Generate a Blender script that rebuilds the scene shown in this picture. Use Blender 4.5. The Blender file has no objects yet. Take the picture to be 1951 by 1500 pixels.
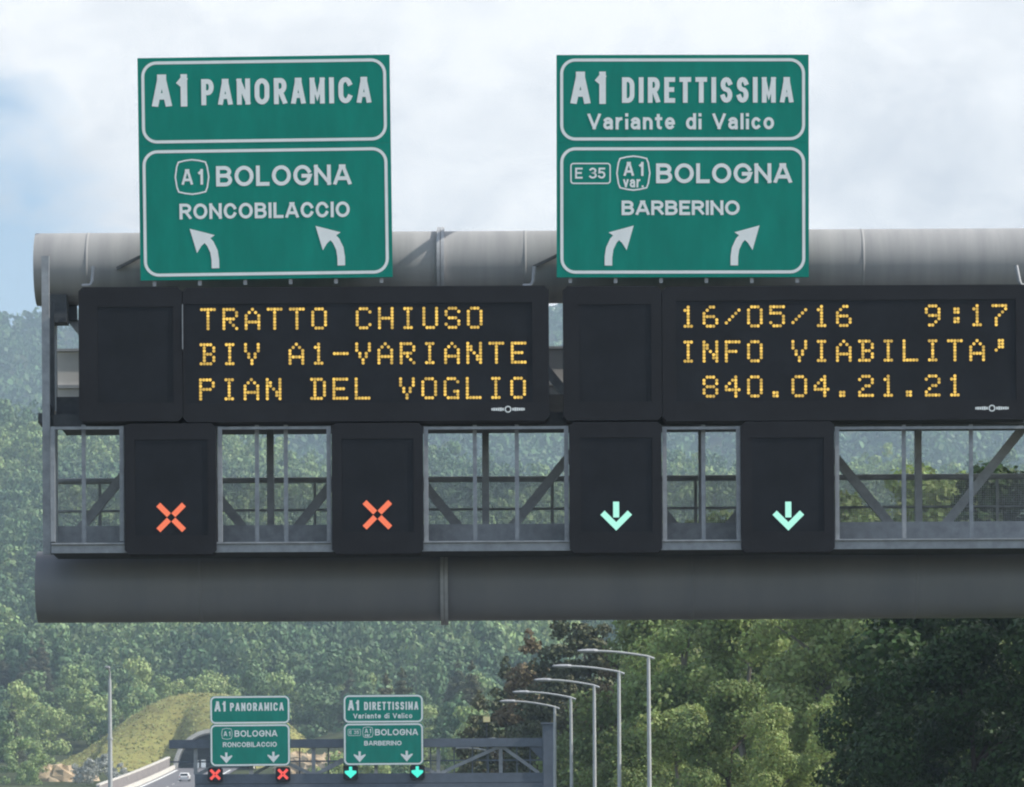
import bpy, math, random
import numpy as np
from mathutils import Vector

random.seed(7)
RNG = np.random.default_rng(7)
SC = bpy.context.scene
COL = SC.collection
R = math.radians

# ------------------------------------------------------------------ camera
K = 9.0 / 80.0 / 1000.0          # metres per photo pixel per metre of distance
HX, HY = 975.5, 1889.0           # principal point (level camera, horizon below the frame)
ROLL = 0.0052
ZC = 1.6
cam = bpy.data.cameras.new('camera')
cam.sensor_width = 36.0
cam.lens = 36.0 / (1951 * K)
cam.shift_y = (HY - 750.0) / 1951.0
cam.clip_start = 0.5
cam.clip_end = 20000
camo = bpy.data.objects.new('camera', cam)
COL.objects.link(camo)
camo.location = (0, 0, ZC)
camo.rotation_mode = 'XYZ'
from mathutils import Matrix
camo.rotation_euler = (Matrix.Rotation(R(90), 3, 'X') @ Matrix.Rotation(-ROLL, 3, 'Z')).to_euler()
SC.camera = camo

SC.view_settings.view_transform = 'Standard'
SC.view_settings.look = 'None'
SC.view_settings.exposure = 0.3
SC.view_settings.gamma = 1.0
SC.render.engine = 'CYCLES'
SC.cycles.filter_width = 2.1
SC.cycles.volume_bounces = 0
SC.cycles.max_bounces = 6
SC.cycles.transparent_max_bounces = 6

# ------------------------------------------------------------------ sky and sun
SUN_DIR = Vector((0.765, -0.10, 0.60)).normalized()
SUN_EL = math.asin(SUN_DIR.z)
SUN_AZ = math.atan2(SUN_DIR.x, SUN_DIR.y)

def N(nt, kind, **kw):
    n = nt.nodes.new(kind)
    for k, v in kw.items():
        setattr(n, k, v)
    return n

def mth(nt, op, a, b=None, c=None, clamp=False):
    n = nt.nodes.new('ShaderNodeMath'); n.operation = op; n.use_clamp = clamp
    for i, v in enumerate((a, b, c)):
        if v is None: continue
        if isinstance(v, (int, float)): n.inputs[i].default_value = v
        else: nt.links.new(v, n.inputs[i])
    return n.outputs[0]

def mixc(nt, fac, a, b):
    n = nt.nodes.new('ShaderNodeMix'); n.data_type = 'RGBA'
    for idx, v in ((0, fac), (6, a), (7, b)):
        if isinstance(v, (int, float)): n.inputs[idx].default_value = v
        elif isinstance(v, tuple): n.inputs[idx].default_value = v if len(v) == 4 else (*v, 1)
        else: nt.links.new(v, n.inputs[idx])
    return n.outputs[2]

world = bpy.data.worlds.new('World')
SC.world = world
world.use_nodes = True
nt = world.node_tree
nt.nodes.clear()
out = N(nt, 'ShaderNodeOutputWorld')
bg = N(nt, 'ShaderNodeBackground')
sky = N(nt, 'ShaderNodeTexSky', sky_type='NISHITA', sun_disc=False, sun_elevation=SUN_EL, sun_rotation=SUN_AZ)
sky.altitude = 300; sky.air_density = 1.0; sky.dust_density = 0.4
skyv = N(nt, 'ShaderNodeVectorMath', operation='SCALE'); skyv.inputs['Scale'].default_value = 0.14
nt.links.new(sky.outputs[0], skyv.inputs[0])
tc = N(nt, 'ShaderNodeTexCoord')
sep = N(nt, 'ShaderNodeSeparateXYZ'); nt.links.new(tc.outputs['Generated'], sep.inputs[0])
dx, dy, dz = sep.outputs
def wnoise(scale, detail, rough, dist, sz=1.0, off=(0, 0, 0)):
    mp = N(nt, 'ShaderNodeMapping'); nt.links.new(tc.outputs['Generated'], mp.inputs[0])
    mp.inputs['Scale'].default_value = (1, 1, sz); mp.inputs['Location'].default_value = off
    n = N(nt, 'ShaderNodeTexNoise'); nt.links.new(mp.outputs[0], n.inputs['Vector'])
    n.inputs['Scale'].default_value = scale; n.inputs['Detail'].default_value = detail
    n.inputs['Roughness'].default_value = rough; n.inputs['Distortion'].default_value = dist
    return n.outputs[0]
big = wnoise(13, 5, 0.55, 0.4, 1.6, (0.31, 0.2, 0.44))
fine = wnoise(34, 7, 0.6, 0.5, 1.7, (0.7, 0.1, 0.9))
shade = mth(nt, 'ADD', mth(nt, 'MULTIPLY', big, 0.62), mth(nt, 'MULTIPLY', fine, 0.38))
rmp = N(nt, 'ShaderNodeMapRange'); nt.links.new(shade, rmp.inputs[0])
rmp.inputs[1].default_value = 0.37; rmp.inputs[2].default_value = 0.57
cloudc = mixc(nt, rmp.outputs[0], (0.67, 0.69, 0.73), (1.02, 1.01, 1.0))
# cover: heavy ahead, broken behind the viewer and low in the north west
gap = mth(nt, 'ADD', mth(nt, 'MULTIPLY', mth(nt, 'SUBTRACT', mth(nt, 'MULTIPLY', dx, -1.0), 0.094), 26.0),
          mth(nt, 'MULTIPLY', mth(nt, 'SUBTRACT', 0.160, dz), 15.0))
gap = mth(nt, 'ADD', gap, mth(nt, 'MULTIPLY', mth(nt, 'SUBTRACT', fine, 0.5), 1.6))
gap = mth(nt, 'MULTIPLY', mth(nt, 'ADD', gap, 0.45), 1.4, clamp=True)
front = N(nt, 'ShaderNodeMapRange'); nt.links.new(dy, front.inputs[0])
front.inputs[1].default_value = -0.1; front.inputs[2].default_value = 0.7
front.inputs[3].default_value = 0.35; front.inputs[4].default_value = 1.0
cover = mth(nt, 'MULTIPLY', front.outputs[0], mth(nt, 'SUBTRACT', 1.0, mth(nt, 'MULTIPLY', gap, 0.93)))
final = mixc(nt, cover, skyv.outputs[0], cloudc)
nt.links.new(final, bg.inputs[0])
bg.inputs[1].default_value = 1.0
nt.links.new(bg.outputs[0], out.inputs[0])

sun = bpy.data.lights.new('sun', 'SUN')
sun.energy = 4.8
sun.angle = R(0.6)
sun.color = (1.0, 0.95, 0.86)
suno = bpy.data.objects.new('sun', sun); COL.objects.link(suno)
suno.rotation_euler = SUN_DIR.to_track_quat('Z', 'Y').to_euler()
suno.location = (60, -20, 80)

# ------------------------------------------------------------------ helpers
def W(px, py, Y):
    """point of the place seen at photo pixel (px,py) when it stands Y metres ahead"""
    x = px - HX; y = py - HY
    xu = x - y * ROLL; yu = x * ROLL + y
    return Vector((xu * K * Y, Y, ZC - yu * K * Y))

def tag(o, label=None, cat=None, group=None, kind=None):
    if label: o['label'] = label
    if cat: o['category'] = cat
    if group: o['group'] = group
    if kind: o['kind'] = kind
    return o

def thing(name, label, cat, loc, group=None, rot=(0, 0, 0)):
    o = bpy.data.objects.new(name, None); COL.objects.link(o)
    o.empty_display_size = 0.3
    o.location = loc; o.rotation_euler = rot
    return tag(o, label, cat, group)

def root_loc(o):
    v = Vector((0, 0, 0))
    while o is not None:
        v += Vector(o.location); o = o.parent
    return v

class MB:
    """collects shapes; build() links them as ONE mesh object"""
    def __init__(s): s.v = []; s.f = []; s.m = []; s.sm = []
    def add(s, vs, fs, mi=0, smooth=False):
        n = len(s.v); s.v += [tuple(p) for p in vs]
        for f in fs:
            s.f.append([i + n for i in f]); s.m.append(mi); s.sm.append(smooth)
        return s
    def box(s, a, b, mi=0):
        (x0, y0, z0), (x1, y1, z1) = [tuple(map(min, zip(a, b))), tuple(map(max, zip(a, b)))]
        return s.add([(x0, y0, z0), (x1, y0, z0), (x1, y1, z0), (x0, y1, z0), (x0, y0, z1), (x1, y0, z1), (x1, y1, z1), (x0, y1, z1)],
                     [(0, 3, 2, 1), (4, 5, 6, 7), (0, 1, 5, 4), (1, 2, 6, 5), (2, 3, 7, 6), (3, 0, 4, 7)], mi)
    def bar(s, p, q, w, h=None, up=(0, 1, 0), mi=0):
        """box bar from p to q, width w across, h along 'up'"""
        p, q = Vector(p), Vector(q); h = h or w
        d = (q - p).normalized(); u = Vector(up); u = (u - d * u.dot(d)).normalized(); c = d.cross(u)
        vs = [e + c * (sx * w / 2) + u * (sy * h / 2) for e in (p, q) for sx, sy in ((-1, -1), (1, -1), (1, 1), (-1, 1))]
        return s.add(vs, [(0, 3, 2, 1), (4, 5, 6, 7), (0, 1, 5, 4), (1, 2, 6, 5), (2, 3, 7, 6), (3, 0, 4, 7)], mi)
    def tube(s, pts, rad, n=12, cap=True, mi=0):
        pts = [Vector(p) for p in pts]
        if isinstance(rad, (int, float)): rad = [rad] * len(pts)
        rings = []; prev = None
        for i, p in enumerate(pts):
            d = (pts[min(i + 1, len(pts) - 1)] - pts[max(i - 1, 0)]).normalized()
            if prev is None:
                a = Vector((0, 0, 1)) if abs(d.z) < 0.9 else Vector((1, 0, 0))
                u = (a - d * a.dot(d)).normalized()
            else:
                u = (prev - d * prev.dot(d)).normalized()
            prev = u; c = d.cross(u)
            rings.append([p + (u * math.cos(2 * math.pi * j / n) + c * math.sin(2 * math.pi * j / n)) * rad[i] for j in range(n)])
        vs = [v for r in rings for v in r]; fs = []
        for i in range(len(pts) - 1):
            for j in range(n):
                fs.append((i * n + j, i * n + (j + 1) % n, (i + 1) * n + (j + 1) % n, (i + 1) * n + j))
        s.add(vs, fs, mi, True)
        if cap:
            s.add(rings[0], [tuple(range(n - 1, -1, -1))], mi); s.add(rings[-1], [tuple(range(n))], mi)
        return s
    def build(s, name, mats, parent=None, loc=None, bevel=0.0):
        me = bpy.data.meshes.new(name)
        off = root_loc(parent) if parent is not None else Vector(loc or (0, 0, 0))
        me.from_pydata([tuple(Vector(p) - off) for p in s.v], [], s.f)
        mats = mats if isinstance(mats, (list, tuple)) else [mats]
        for m in mats: me.materials.append(m)
        me.polygons.foreach_set('material_index', s.m)
        me.polygons.foreach_set('use_smooth', s.sm)
        me.update()
        o = bpy.data.objects.new(name, me); COL.objects.link(o)
        if parent is not None: o.parent = parent
        else: o.location = off
        if bevel:
            b = o.modifiers.new('bevel', 'BEVEL'); b.width = bevel; b.segments = 2; b.limit_method = 'ANGLE'
        return o

def np_mesh(name, verts, quads, mats, loc=(0, 0, 0), tint=None, midx=None):
    me = bpy.data.meshes.new(name)
    nv, nf = len(verts), len(quads)
    me.vertices.add(nv); me.vertices.foreach_set('co', np.ascontiguousarray(verts, dtype=np.float32).ravel())
    me.loops.add(nf * 4); me.loops.foreach_set('vertex_index', np.ascontiguousarray(quads, dtype=np.int32).ravel())
    me.polygons.add(nf)
    me.polygons.foreach_set('loop_start', np.arange(nf, dtype=np.int32) * 4)
    me.polygons.foreach_set('loop_total', np.full(nf, 4, dtype=np.int32))
    for m in (mats if isinstance(mats, (list, tuple)) else [mats]): me.materials.append(m)
    if midx is not None: me.polygons.foreach_set('material_index', np.ascontiguousarray(midx, dtype=np.int32))
    if tint is not None:
        a = me.attributes.new('tint', 'FLOAT', 'POINT'); a.data.foreach_set('value', np.ascontiguousarray(tint, dtype=np.float32))
    me.update(calc_edges=True)
    o = bpy.data.objects.new(name, me); COL.objects.link(o); o.location = loc
    return o

# ------------------------------------------------------------------ materials
def base_mat(name):
    m = bpy.data.materials.new(name); m.use_nodes = True
    t = m.node_tree; b = t.nodes['Principled BSDF']
    return m, t, b

def paint(name, col, rough=0.5, metal=0.0, var=0.12, scale=3.0, spec=0.4, stretch=(1, 1, 1), col2=None, detail=6, bump=0.0):
    m, t, b = base_mat(name)
    tcn = N(t, 'ShaderNodeTexCoord'); mp = N(t, 'ShaderNodeMapping'); mp.inputs['Scale'].default_value = stretch
    t.links.new(tcn.outputs['Object'], mp.inputs[0])
    n = N(t, 'ShaderNodeTexNoise'); n.inputs['Scale'].default_value = scale; n.inputs['Detail'].default_value = detail
    n.inputs['Roughness'].default_value = 0.62
    t.links.new(mp.outputs[0], n.inputs['Vector'])
    mr = N(t, 'ShaderNodeMapRange'); t.links.new(n.outputs[0], mr.inputs[0])
    mr.inputs[1].default_value = 0.3; mr.inputs[2].default_value = 0.7
    lo = tuple(c * (1 - var) for c in col); hi = tuple(min(1, c * (1 + var)) for c in (col2 or col))
    t.links.new(mixc(t, mr.outputs[0], lo, hi), b.inputs['Base Color'])
    b.inputs['Roughness'].default_value = rough; b.inputs['Metallic'].default_value = metal
    b.inputs['Specular IOR Level'].default_value = spec
    if bump:
        bp = N(t, 'ShaderNodeBump'); bp.inputs['Strength'].default_value = bump; bp.inputs['Distance'].default_value = 0.05
        t.links.new(n.outputs[0], bp.inputs['Height']); t.links.new(bp.outputs[0], b.inputs['Normal'])
    return m

def emit(name, col, strength=1.0):
    m, t, b = base_mat(name)
    b.inputs['Base Color'].default_value = (0.02, 0.02, 0.02, 1)
    b.inputs['Emission Color'].default_value = (*col, 1); b.inputs['Emission Strength'].default_value = strength
    b.inputs['Roughness'].default_value = 0.6
    return m

def leaf_mat(name, ca, cb, attr=False, transl=0.28, cc=None):
    """leaf colour differs from tree to tree and from leaf clump to leaf clump"""
    m, t, b = base_mat(name)
    if attr:
        a = N(t, 'ShaderNodeAttribute', attribute_name='tint'); tr = a.outputs['Fac']
    else:
        oi = N(t, 'ShaderNodeObjectInfo'); tr = oi.outputs['Random']
    ge = N(t, 'ShaderNodeNewGeometry')
    c1 = mixc(t, tr, ca, cb)
    v = mth(t, 'ADD', mth(t, 'MULTIPLY', ge.outputs['Random Per Island'], 0.7), 0.65)
    hsv = N(t, 'ShaderNodeHueSaturation'); t.links.new(v, hsv.inputs['Value']); t.links.new(c1, hsv.inputs['Color'])
    t.links.new(mth(t, 'ADD', mth(t, 'MULTIPLY', ge.outputs['Random Per Island'], 0.04), 0.48), hsv.inputs['Hue'])
    t.links.new(hsv.outputs[0], b.inputs['Base Color'])
    b.inputs['Roughness'].default_value = 0.55; b.inputs['Specular IOR Level'].default_value = 0.25
    tl = N(t, 'ShaderNodeBsdfTranslucent'); t.links.new(hsv.outputs[0], tl.inputs[0])
    mx = N(t, 'ShaderNodeMixShader'); mx.inputs[0].default_value = transl
    t.links.new(b.outputs[0], mx.inputs[1]); t.links.new(tl.outputs[0], mx.inputs[2])
    t.links.new(mx.outputs[0], t.nodes['Material Output'].inputs[0])
    return m

M = {}
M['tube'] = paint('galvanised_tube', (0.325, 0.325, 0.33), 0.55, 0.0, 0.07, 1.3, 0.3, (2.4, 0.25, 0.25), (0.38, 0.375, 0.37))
M['tube_dark'] = paint('darker_tube', (0.235, 0.245, 0.27), 0.38, 0.0, 0.10, 1.0, 0.3, (1.2, 0.3, 0.3), (0.23, 0.235, 0.25))  # darker, cooler tube steel for the lower tube and column
M['steel'] = paint('galvanised_steel', (0.30, 0.32, 0.345), 0.5, 0.1, 0.2, 6, 0.35)
M['steel_pale'] = paint('pale_galvanised_steel', (0.40, 0.41, 0.43), 0.5, 0.1, 0.15, 5, 0.35)
M['steel_mid'] = paint('grey_truss_steel', (0.33, 0.345, 0.36), 0.6, 0.0, 0.2, 4, 0.25)
M['steel_dark'] = paint('dark_steel', (0.085, 0.092, 0.10), 0.6, 0.0, 0.25, 5, 0.25)
M['board'] = paint('black_board_paint', (0.019, 0.0195, 0.0235), 0.55, 0.0, 0.22, 1.3, 0.22)
M['face'] = paint('dark_display_face', (0.0155, 0.0175, 0.0225), 0.45, 0.0, 0.3, 1.1, 0.2)
M['green'] = paint('green_sheeting', (0.005, 0.245, 0.188), 0.5, 0.0, 0.13, 1.4, 0.12, (1.6, 1, 0.45))
M['green_far'] = M['green']
M['white'] = paint('white_sheeting', (0.86, 0.90, 0.90), 0.5, 0.0, 0.04, 4, 0.3)
M['parapet'] = paint('pale_sheet_metal', (0.66, 0.63, 0.60), 0.55, 0.0, 0.06, 2, 0.3)
M['amber'] = emit('amber_leds', (1.0, 0.64, 0.11), 0.70)
_t = M['amber'].node_tree; _g = N(_t, 'ShaderNodeNewGeometry')
_t.links.new(mth(_t, 'ADD', mth(_t, 'MULTIPLY', _g.outputs['Random Per Island'], 0.5), 0.45), _t.nodes['Principled BSDF'].inputs['Emission Strength'])
M['redled'] = emit('red_leds', (1.0, 0.21, 0.095), 0.76)
M['greenled'] = emit('pale_green_leds', (0.45, 1.0, 0.83), 0.78)
M['cyanled'] = emit('cyan_leds', (0.06, 0.85, 0.66), 0.95)
M['redled_far'] = emit('deep_red_leds', (0.95, 0.09, 0.07), 0.9)
M['blue_steel'] = paint('blue_grey_steel', (0.135, 0.16, 0.20), 0.5, 0.1, 0.15, 2, 0.35)
M['pole'] = paint('grey_lamp_pole', (0.46, 0.47, 0.47), 0.45, 0.15, 0.1, 2, 0.4)
M['asphalt'] = paint('asphalt', (0.055, 0.055, 0.058), 0.85, 0, 0.2, 0.6, 0.2)
M['asphalt_worn'] = paint('sun_bleached_asphalt', (0.17, 0.165, 0.175), 0.85, 0, 0.12, 0.5, 0.2)
M['line'] = paint('road_paint', (0.75, 0.75, 0.73), 0.6, 0, 0.1, 2)
M['concrete'] = paint('concrete', (0.62, 0.585, 0.53), 0.8, 0, 0.15, 0.8, 0.2)
M['concrete_wall'] = paint('grey_pink_concrete', (0.25, 0.225, 0.22), 0.85, 0, 0.2, 0.6, 0.2)
M['lining'] = paint('dark_tunnel_lining', (0.035, 0.037, 0.042), 0.8, 0, 0.3, 0.4, 0.1)  # near-black lining inside the tunnel
M['car_white'] = paint('white_car_paint', (0.78, 0.78, 0.78), 0.25, 0, 0.02, 1, 0.5)
M['glass_dark'] = paint('dark_glass', (0.02, 0.022, 0.025), 0.1, 0, 0.05, 1, 0.5)
M['rubber'] = paint('rubber', (0.02, 0.02, 0.02), 0.8, 0, 0.1, 3)
M['tail'] = paint('red_lens', (0.35, 0.02, 0.02), 0.25, 0, 0.05, 3)
M['grass_dry'] = paint('dry_grass', (0.26, 0.22, 0.08), 0.95, 0, 0.25, 0.45, 0.05, (1, 1, 1), (0.26, 0.26, 0.09), 12, 1.0)
M['soil'] = paint('forest_floor', (0.045, 0.06, 0.028), 0.95, 0, 0.35, 0.05, 0.05, (1, 1, 1), (0.065, 0.075, 0.035), 9)
M['rock'] = paint('pale_rock', (0.46, 0.335, 0.20), 0.9, 0, 0.3, 0.35, 0.1, (1, 1, 1), (0.52, 0.41, 0.28), 10, 1.0)
M['bark'] = paint('bark', (0.07, 0.055, 0.045), 0.9, 0, 0.3, 4, 0.1, (1, 1, 0.2))
M['bark_pale'] = paint('pale_bark', (0.20, 0.18, 0.15), 0.9, 0, 0.3, 4, 0.1, (1, 1, 0.2))
M['leaf_light'] = leaf_mat('light_leaves', (0.25, 0.325, 0.115), (0.315, 0.375, 0.135), transl=0.34)
M['leaf_mid'] = leaf_mat('mid_leaves', (0.18, 0.24, 0.085), (0.23, 0.28, 0.10), transl=0.34)
M['leaf_dark'] = leaf_mat('shaded_dark_leaves', (0.038, 0.072, 0.020), (0.075, 0.115, 0.032), transl=0.2)  # leaf green darkened for the shade these roadside trees stand in
M['needle'] = leaf_mat('pine_needles', (0.085, 0.10, 0.05), (0.12, 0.12, 0.06), transl=0.12)
M['needle_brown'] = leaf_mat('browned_needles', (0.16, 0.125, 0.07), (0.19, 0.145, 0.08), transl=0.12)
M['leaf_hill'] = leaf_mat('hill_leaves', (0.095, 0.165, 0.078), (0.31, 0.40, 0.15), transl=0.12)
M['leaf_hill_pale'] = leaf_mat('pale_hill_leaves', (0.26, 0.34, 0.13), (0.37, 0.44, 0.17), transl=0.15)
M['leaf_hill_deep'] = leaf_mat('deep_green_hill_leaves', (0.075, 0.14, 0.068), (0.14, 0.215, 0.095), transl=0.1)
M['leaf_hill_stuff'] = leaf_mat('hill_wood_leaves', (0.095, 0.165, 0.078), (0.31, 0.40, 0.15), attr=True, transl=0.12)
M['leaf_far'] = leaf_mat('far_wood_leaves', (0.07, 0.14, 0.06), (0.16, 0.26, 0.10), attr=True, transl=0.12)
M['bush'] = leaf_mat('greyish_bush_leaves', (0.40, 0.42, 0.38), (0.50, 0.51, 0.48))
M['tuft'] = leaf_mat('dry_grass_blades', (0.255, 0.235, 0.085), (0.23, 0.27, 0.095), attr=True, transl=0.15)
M['yellow'] = paint('pale_yellow_board', (0.85, 0.75, 0.40), 0.5, 0, 0.05, 2)

# ------------------------------------------------------------------ terrain
def sstep(a, b, x):
    t = np.clip((x - a) / (b - a), 0, 1); return t * t * (3 - 2 * t)

def road_z(Y):
    d = np.clip(np.asarray(Y, float) - 80, 0, 900); return 0.0253 * d + 3.6e-5 * d * d

def road_x(Y):           # middle of the whole motorway before it splits
    d = np.clip(np.asarray(Y, float) - 80, 0, 900); return -0.7 - 0.0535 * d - 1.95e-5 * d * d

def branch_x(Y):         # left branch, to the tunnel
    Y = np.asarray(Y, float)
    return np.where(Y < 254, road_x(Y) - 3.7, -14.3 - 44.2 * sstep(254, 760, Y))

def ground(X, Y):
    X = np.asarray(X, float); Y = np.asarray(Y, float)
    near = road_z(Y) - 0.35
    near = near + 5.5 * sstep(9, 34, X - road_x(Y)) - 3.0 * sstep(14, 40, -(X - branch_x(Y))) * (1 - sstep(500, 850, Y))
    xi = HX + X / (K * np.maximum(Y, 300))
    ridge = 838 + 118 * sstep(-50, 1000, xi)
    yi_mid = np.where(Y < 1180, 1432 - (Y - 1000) / 180 * 92, 1340 + (ridge - 1340) * np.clip((Y - 1180) / 620, 0, 1))
    yi_mid = np.where(Y > 1800, ridge + (Y - 1800) * 0.5, yi_mid)
    far = np.interp(Y, [2300, 3600, 5200, 9000], [1080, 632, 690, 1000]) + 9 * np.sin(X / 55 + 1.0) + 6 * np.sin(X / 21.0) - 34 * np.exp(-((xi - 1058) / 110.0) ** 2)
    yi = np.where(Y < 2300, np.where(Y > 1800, np.minimum(yi_mid, 1080), yi_mid), far)
    hill = ZC + (HY - yi) * K * Y
    hill = hill + 4.5 * np.sin(X / 13 + Y / 61 + 1.5 * np.sin(Y / 97)) * np.clip((Y - 1050) / 120, 0, 1) + 2.6 * np.sin(X / 17 + Y / 43) + 2.0 * np.sin(X / 31 - Y / 23)
    t = sstep(985, 1040, Y)
    return near * (1 - t) + hill * t

def terrain():
    ys = np.concatenate([np.linspace(-120, 260, 40), np.linspace(280, 980, 50), np.linspace(990, 1900, 90),
                         np.linspace(1930, 4300, 60)])
    t = np.linspace(-1, 1, 121); t = np.sign(t) * np.abs(t) ** 1.6
    Yg, T = np.meshgrid(ys, t, indexing='ij')
    Xg = T * (90 + 0.62 * np.maximum(Yg, 0))
    Z = ground(Xg, Yg)
    v = np.stack([Xg, Yg, Z], -1).reshape(-1, 3)
    r, c = Yg.shape
    i = np.arange((r - 1) * (c - 1)); a = (i // (c - 1)) * c + i % (c - 1)
    q = np.stack([a, a + 1, a + c + 1, a + c], -1)
    o = np_mesh('ground', v, q, M['soil'])
    o.data.polygons.foreach_set('use_smooth', np.ones(len(q), bool))
    tag(o, 'green and brown ground rising to the wooded hills', 'ground', kind='structure')

def strip(name, pts_l, pts_r, mat, label, cat, dz=0.0):
    mb = MB(); n = len(pts_l)
    vs = []
    for a, b in zip(pts_l, pts_r): vs += [(a[0], a[1], a[2] + dz), (b[0], b[1], b[2] + dz)]
    mb.add(vs, [(2 * i, 2 * i + 1, 2 * i + 3, 2 * i + 2) for i in range(n - 1)])
    return tag(mb.build(name, mat), label, cat, kind='structure')

def roads():
    ys = list(range(-80, 401, 10))
    L = [(float(road_x(y)) - 10.2 , y, float(road_z(y))) for y in ys]
    Rr = [(float(road_x(y)) + 9.0, y, float(road_z(y))) for y in ys]
    strip('motorway', L, Rr, M['asphalt'], 'grey asphalt motorway passing under both gantries', 'road')
    ys2 = list(range(300, 1101, 10))
    L = [(float(branch_x(y)) - 6.0, y, float(road_z(y))) for y in ys2]
    Rr = [(float(branch_x(y)) + 6.0, y, float(road_z(y))) for y in ys2]
    strip('tunnel_road', L, Rr, M['asphalt_worn'], 'pale grey road climbing to the tunnel mouth', 'road', 0.02)
    for off, y0, y1, yst, src, w in ((-9.2, -80, 400, 10, road_x, .12), (8.4, -80, 400, 10, road_x, .12), (-0.2, -80, 300, 10, road_x, .12),
                                   (-5.2, 300, 900, 10, branch_x, .30), (5.0, 300, 900, 10, branch_x, .22)):
        yy = list(range(y0, y1, yst))
        strip('edge_line', [(float(src(y)) + off - w, y, float(road_z(y))) for y in yy],
              [(float(src(y)) + off + w, y, float(road_z(y))) for y in yy], M['line'], 'solid white line painted along the road', 'road marking', 0.03)
    mb = MB()
    for y in range(310, 880, 14):
        for s in (0,):
            a = [(float(branch_x(y + d)) + e - 0.6, y + d, float(road_z(y + d)) + 0.032) for d in (0, 5) for e in (-.09, .09)]
            mb.add(a, [(0, 1, 3, 2)])
    tag(mb.build('lane_line', M['line']), 'broken white line between the lanes of the tunnel road', 'road marking', kind='structure')

terrain(); roads()

# ------------------------------------------------------------------ lettering (drawn as strokes, constant width)
def arc(cx, cy, rx, ry, a0, a1, n=10):
    return [(cx + rx * math.cos(R(a0 + (a1 - a0) * i / n)), cy + ry * math.sin(R(a0 + (a1 - a0) * i / n))) for i in range(n + 1)]

def glyphs(cr):
    """skeletons in a unit box; cr = how far the round ends reach (0.5 = true ellipse)"""
    O = arc(.5, 1 - cr, .5, cr, 0, 180, 14) + arc(.5, cr, .5, cr, 180, 360, 14)
    g = {
        'A': (.86, [[(0, 0), (.43, 1)], [(.57, 1), (1, 0)], [(.2, .28), (.8, .28)], [(.40, 1), (.60, 1)]]),
        'B': (.74, [[(0, 0), (0, 1)], [(0, 1), (.55, 1)] + arc(.55, .765, .38, .235, 90, -90) + [(0, .53)], [(.55, .53)] + arc(.58, .265, .42, .265, 90, -90) + [(0, 0)]]),
        'C': (.84, [arc(.5, 1 - cr, .5, cr, 28, 180) + arc(.5, cr, .5, cr, 180, 332)]),
        'D': (.78, [[(0, 0), (0, 1), (.4, 1)] + arc(.45, 1 - cr * .9, .55, cr * .9, 90, 0) + arc(.45, cr * .9, .55, cr * .9, 0, -90) + ['closed']]),
        'E': (.62, [[(1, 1), (0, 1), (0, 0), (1, 0)], [(0, .52), (.85, .52)]]),
        'F': (.6, [[(1, 1), (0, 1), (0, 0)], [(0, .52), (.85, .52)]]),
        'G': (.88, [arc(.5, 1 - cr, .5, cr, 28, 180) + arc(.5, cr, .5, cr, 180, 322) + [(1, .46), (.56, .46)]]),
        'I': (.0, [[(.5, 0), (.5, 1)]]),
        'L': (.58, [[(0, 1), (0, 0), (1, 0)]]),
        'M': (.92, [[(0, 0), (0, 1)], [(0, 1), (.5, .2), (1, 1)], [(1, 1), (1, 0)]]),
        'N': (.78, [[(0, 0), (0, 1)], [(0, 1), (1, 0)], [(1, 0), (1, 1)]]),
        'O': (.92, [O[:-1] + ['closed']]),
        'P': (.70, [[(0, 0), (0, 1)], [(0, 1), (.55, 1)] + arc(.55, .735, .45, .265, 90, -90) + [(0, .47)]]),
        'R': (.74, [[(0, 0), (0, 1)], [(0, 1), (.55, 1)] + arc(.55, .745, .43, .255, 90, -90) + [(0, .49)], [(.5, .49), (1, 0)]]),
        'S': (.72, [arc(.5, .76, .48, .24, 20, 270) + arc(.5, .26, .5, .26, 90, -160)]),
        'T': (.70, [[(0, 1), (1, 1)], [(.5, 1), (.5, 0)]]),
        'V': (.84, [[(0, 1), (.5, 0)], [(.5, 0), (1, 1)]]),
        '1': (.24, [[(.1, .80), (.9, .93)], [(1, 1), (1, 0)]]),
        '3': (.62, [arc(.45, .76, .48, .24, 150, -90) + arc(.45, .26, .55, .26, 90, -150)]),
        '5': (.62, [[(.95, 1), (.12, 1), (.06, .56)] + arc(.48, .31, .52, .31, 125, -150)]),
        'a': (.56, [arc(.48, .48, .47, .22, 150, 0) + [(.95, 0)], [(.95, .42), (.45, .42)] + arc(.42, .21, .42, .21, 95, 270) + [(.95, .1)]]),
        'c': (.54, [arc(.5, .35, .5, .35, 45, 315)]),
        'd': (.58, [arc(.5, .35, .5, .35, 0, 360, 16)[:-1] + ['closed'], [(1, 0), (1, 1)]]),
        'e': (.58, [[(.1, .35), (.9, .35)], arc(.5, .35, .5, .35, 3, 310, 14)]),
        'i': (.0, [[(.5, 0), (.5, .58)], [(.5, .98), (.5, 1.0)]]),
        'l': (.0, [[(.5, 0), (.5, 1)]]),
        'n': (.54, [[(0, 0), (0, .7)], arc(.5, .4, .5, .3, 170, 0) + [(1, 0)]]),
        'o': (.62, [arc(.5, .35, .5, .35, 0, 360, 18)[:-1] + ['closed']]),
        'r': (.34, [[(0, 0), (0, .7)], arc(.9, .25, .9, .45, 165, 90, 6)]),
        't': (.36, [[(.4, .95), (.4, .2)] + arc(.85, .2, .45, .2, 180, 270, 5), [(0, .7), (.95, .7)]]),
        'v': (.54, [[(0, .7), (.5, 0)], [(.5, 0), (1, .7)]]),
        '.': (.0, [[(.5, 0), (.5, .02)]]),
    }
    return g

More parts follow.
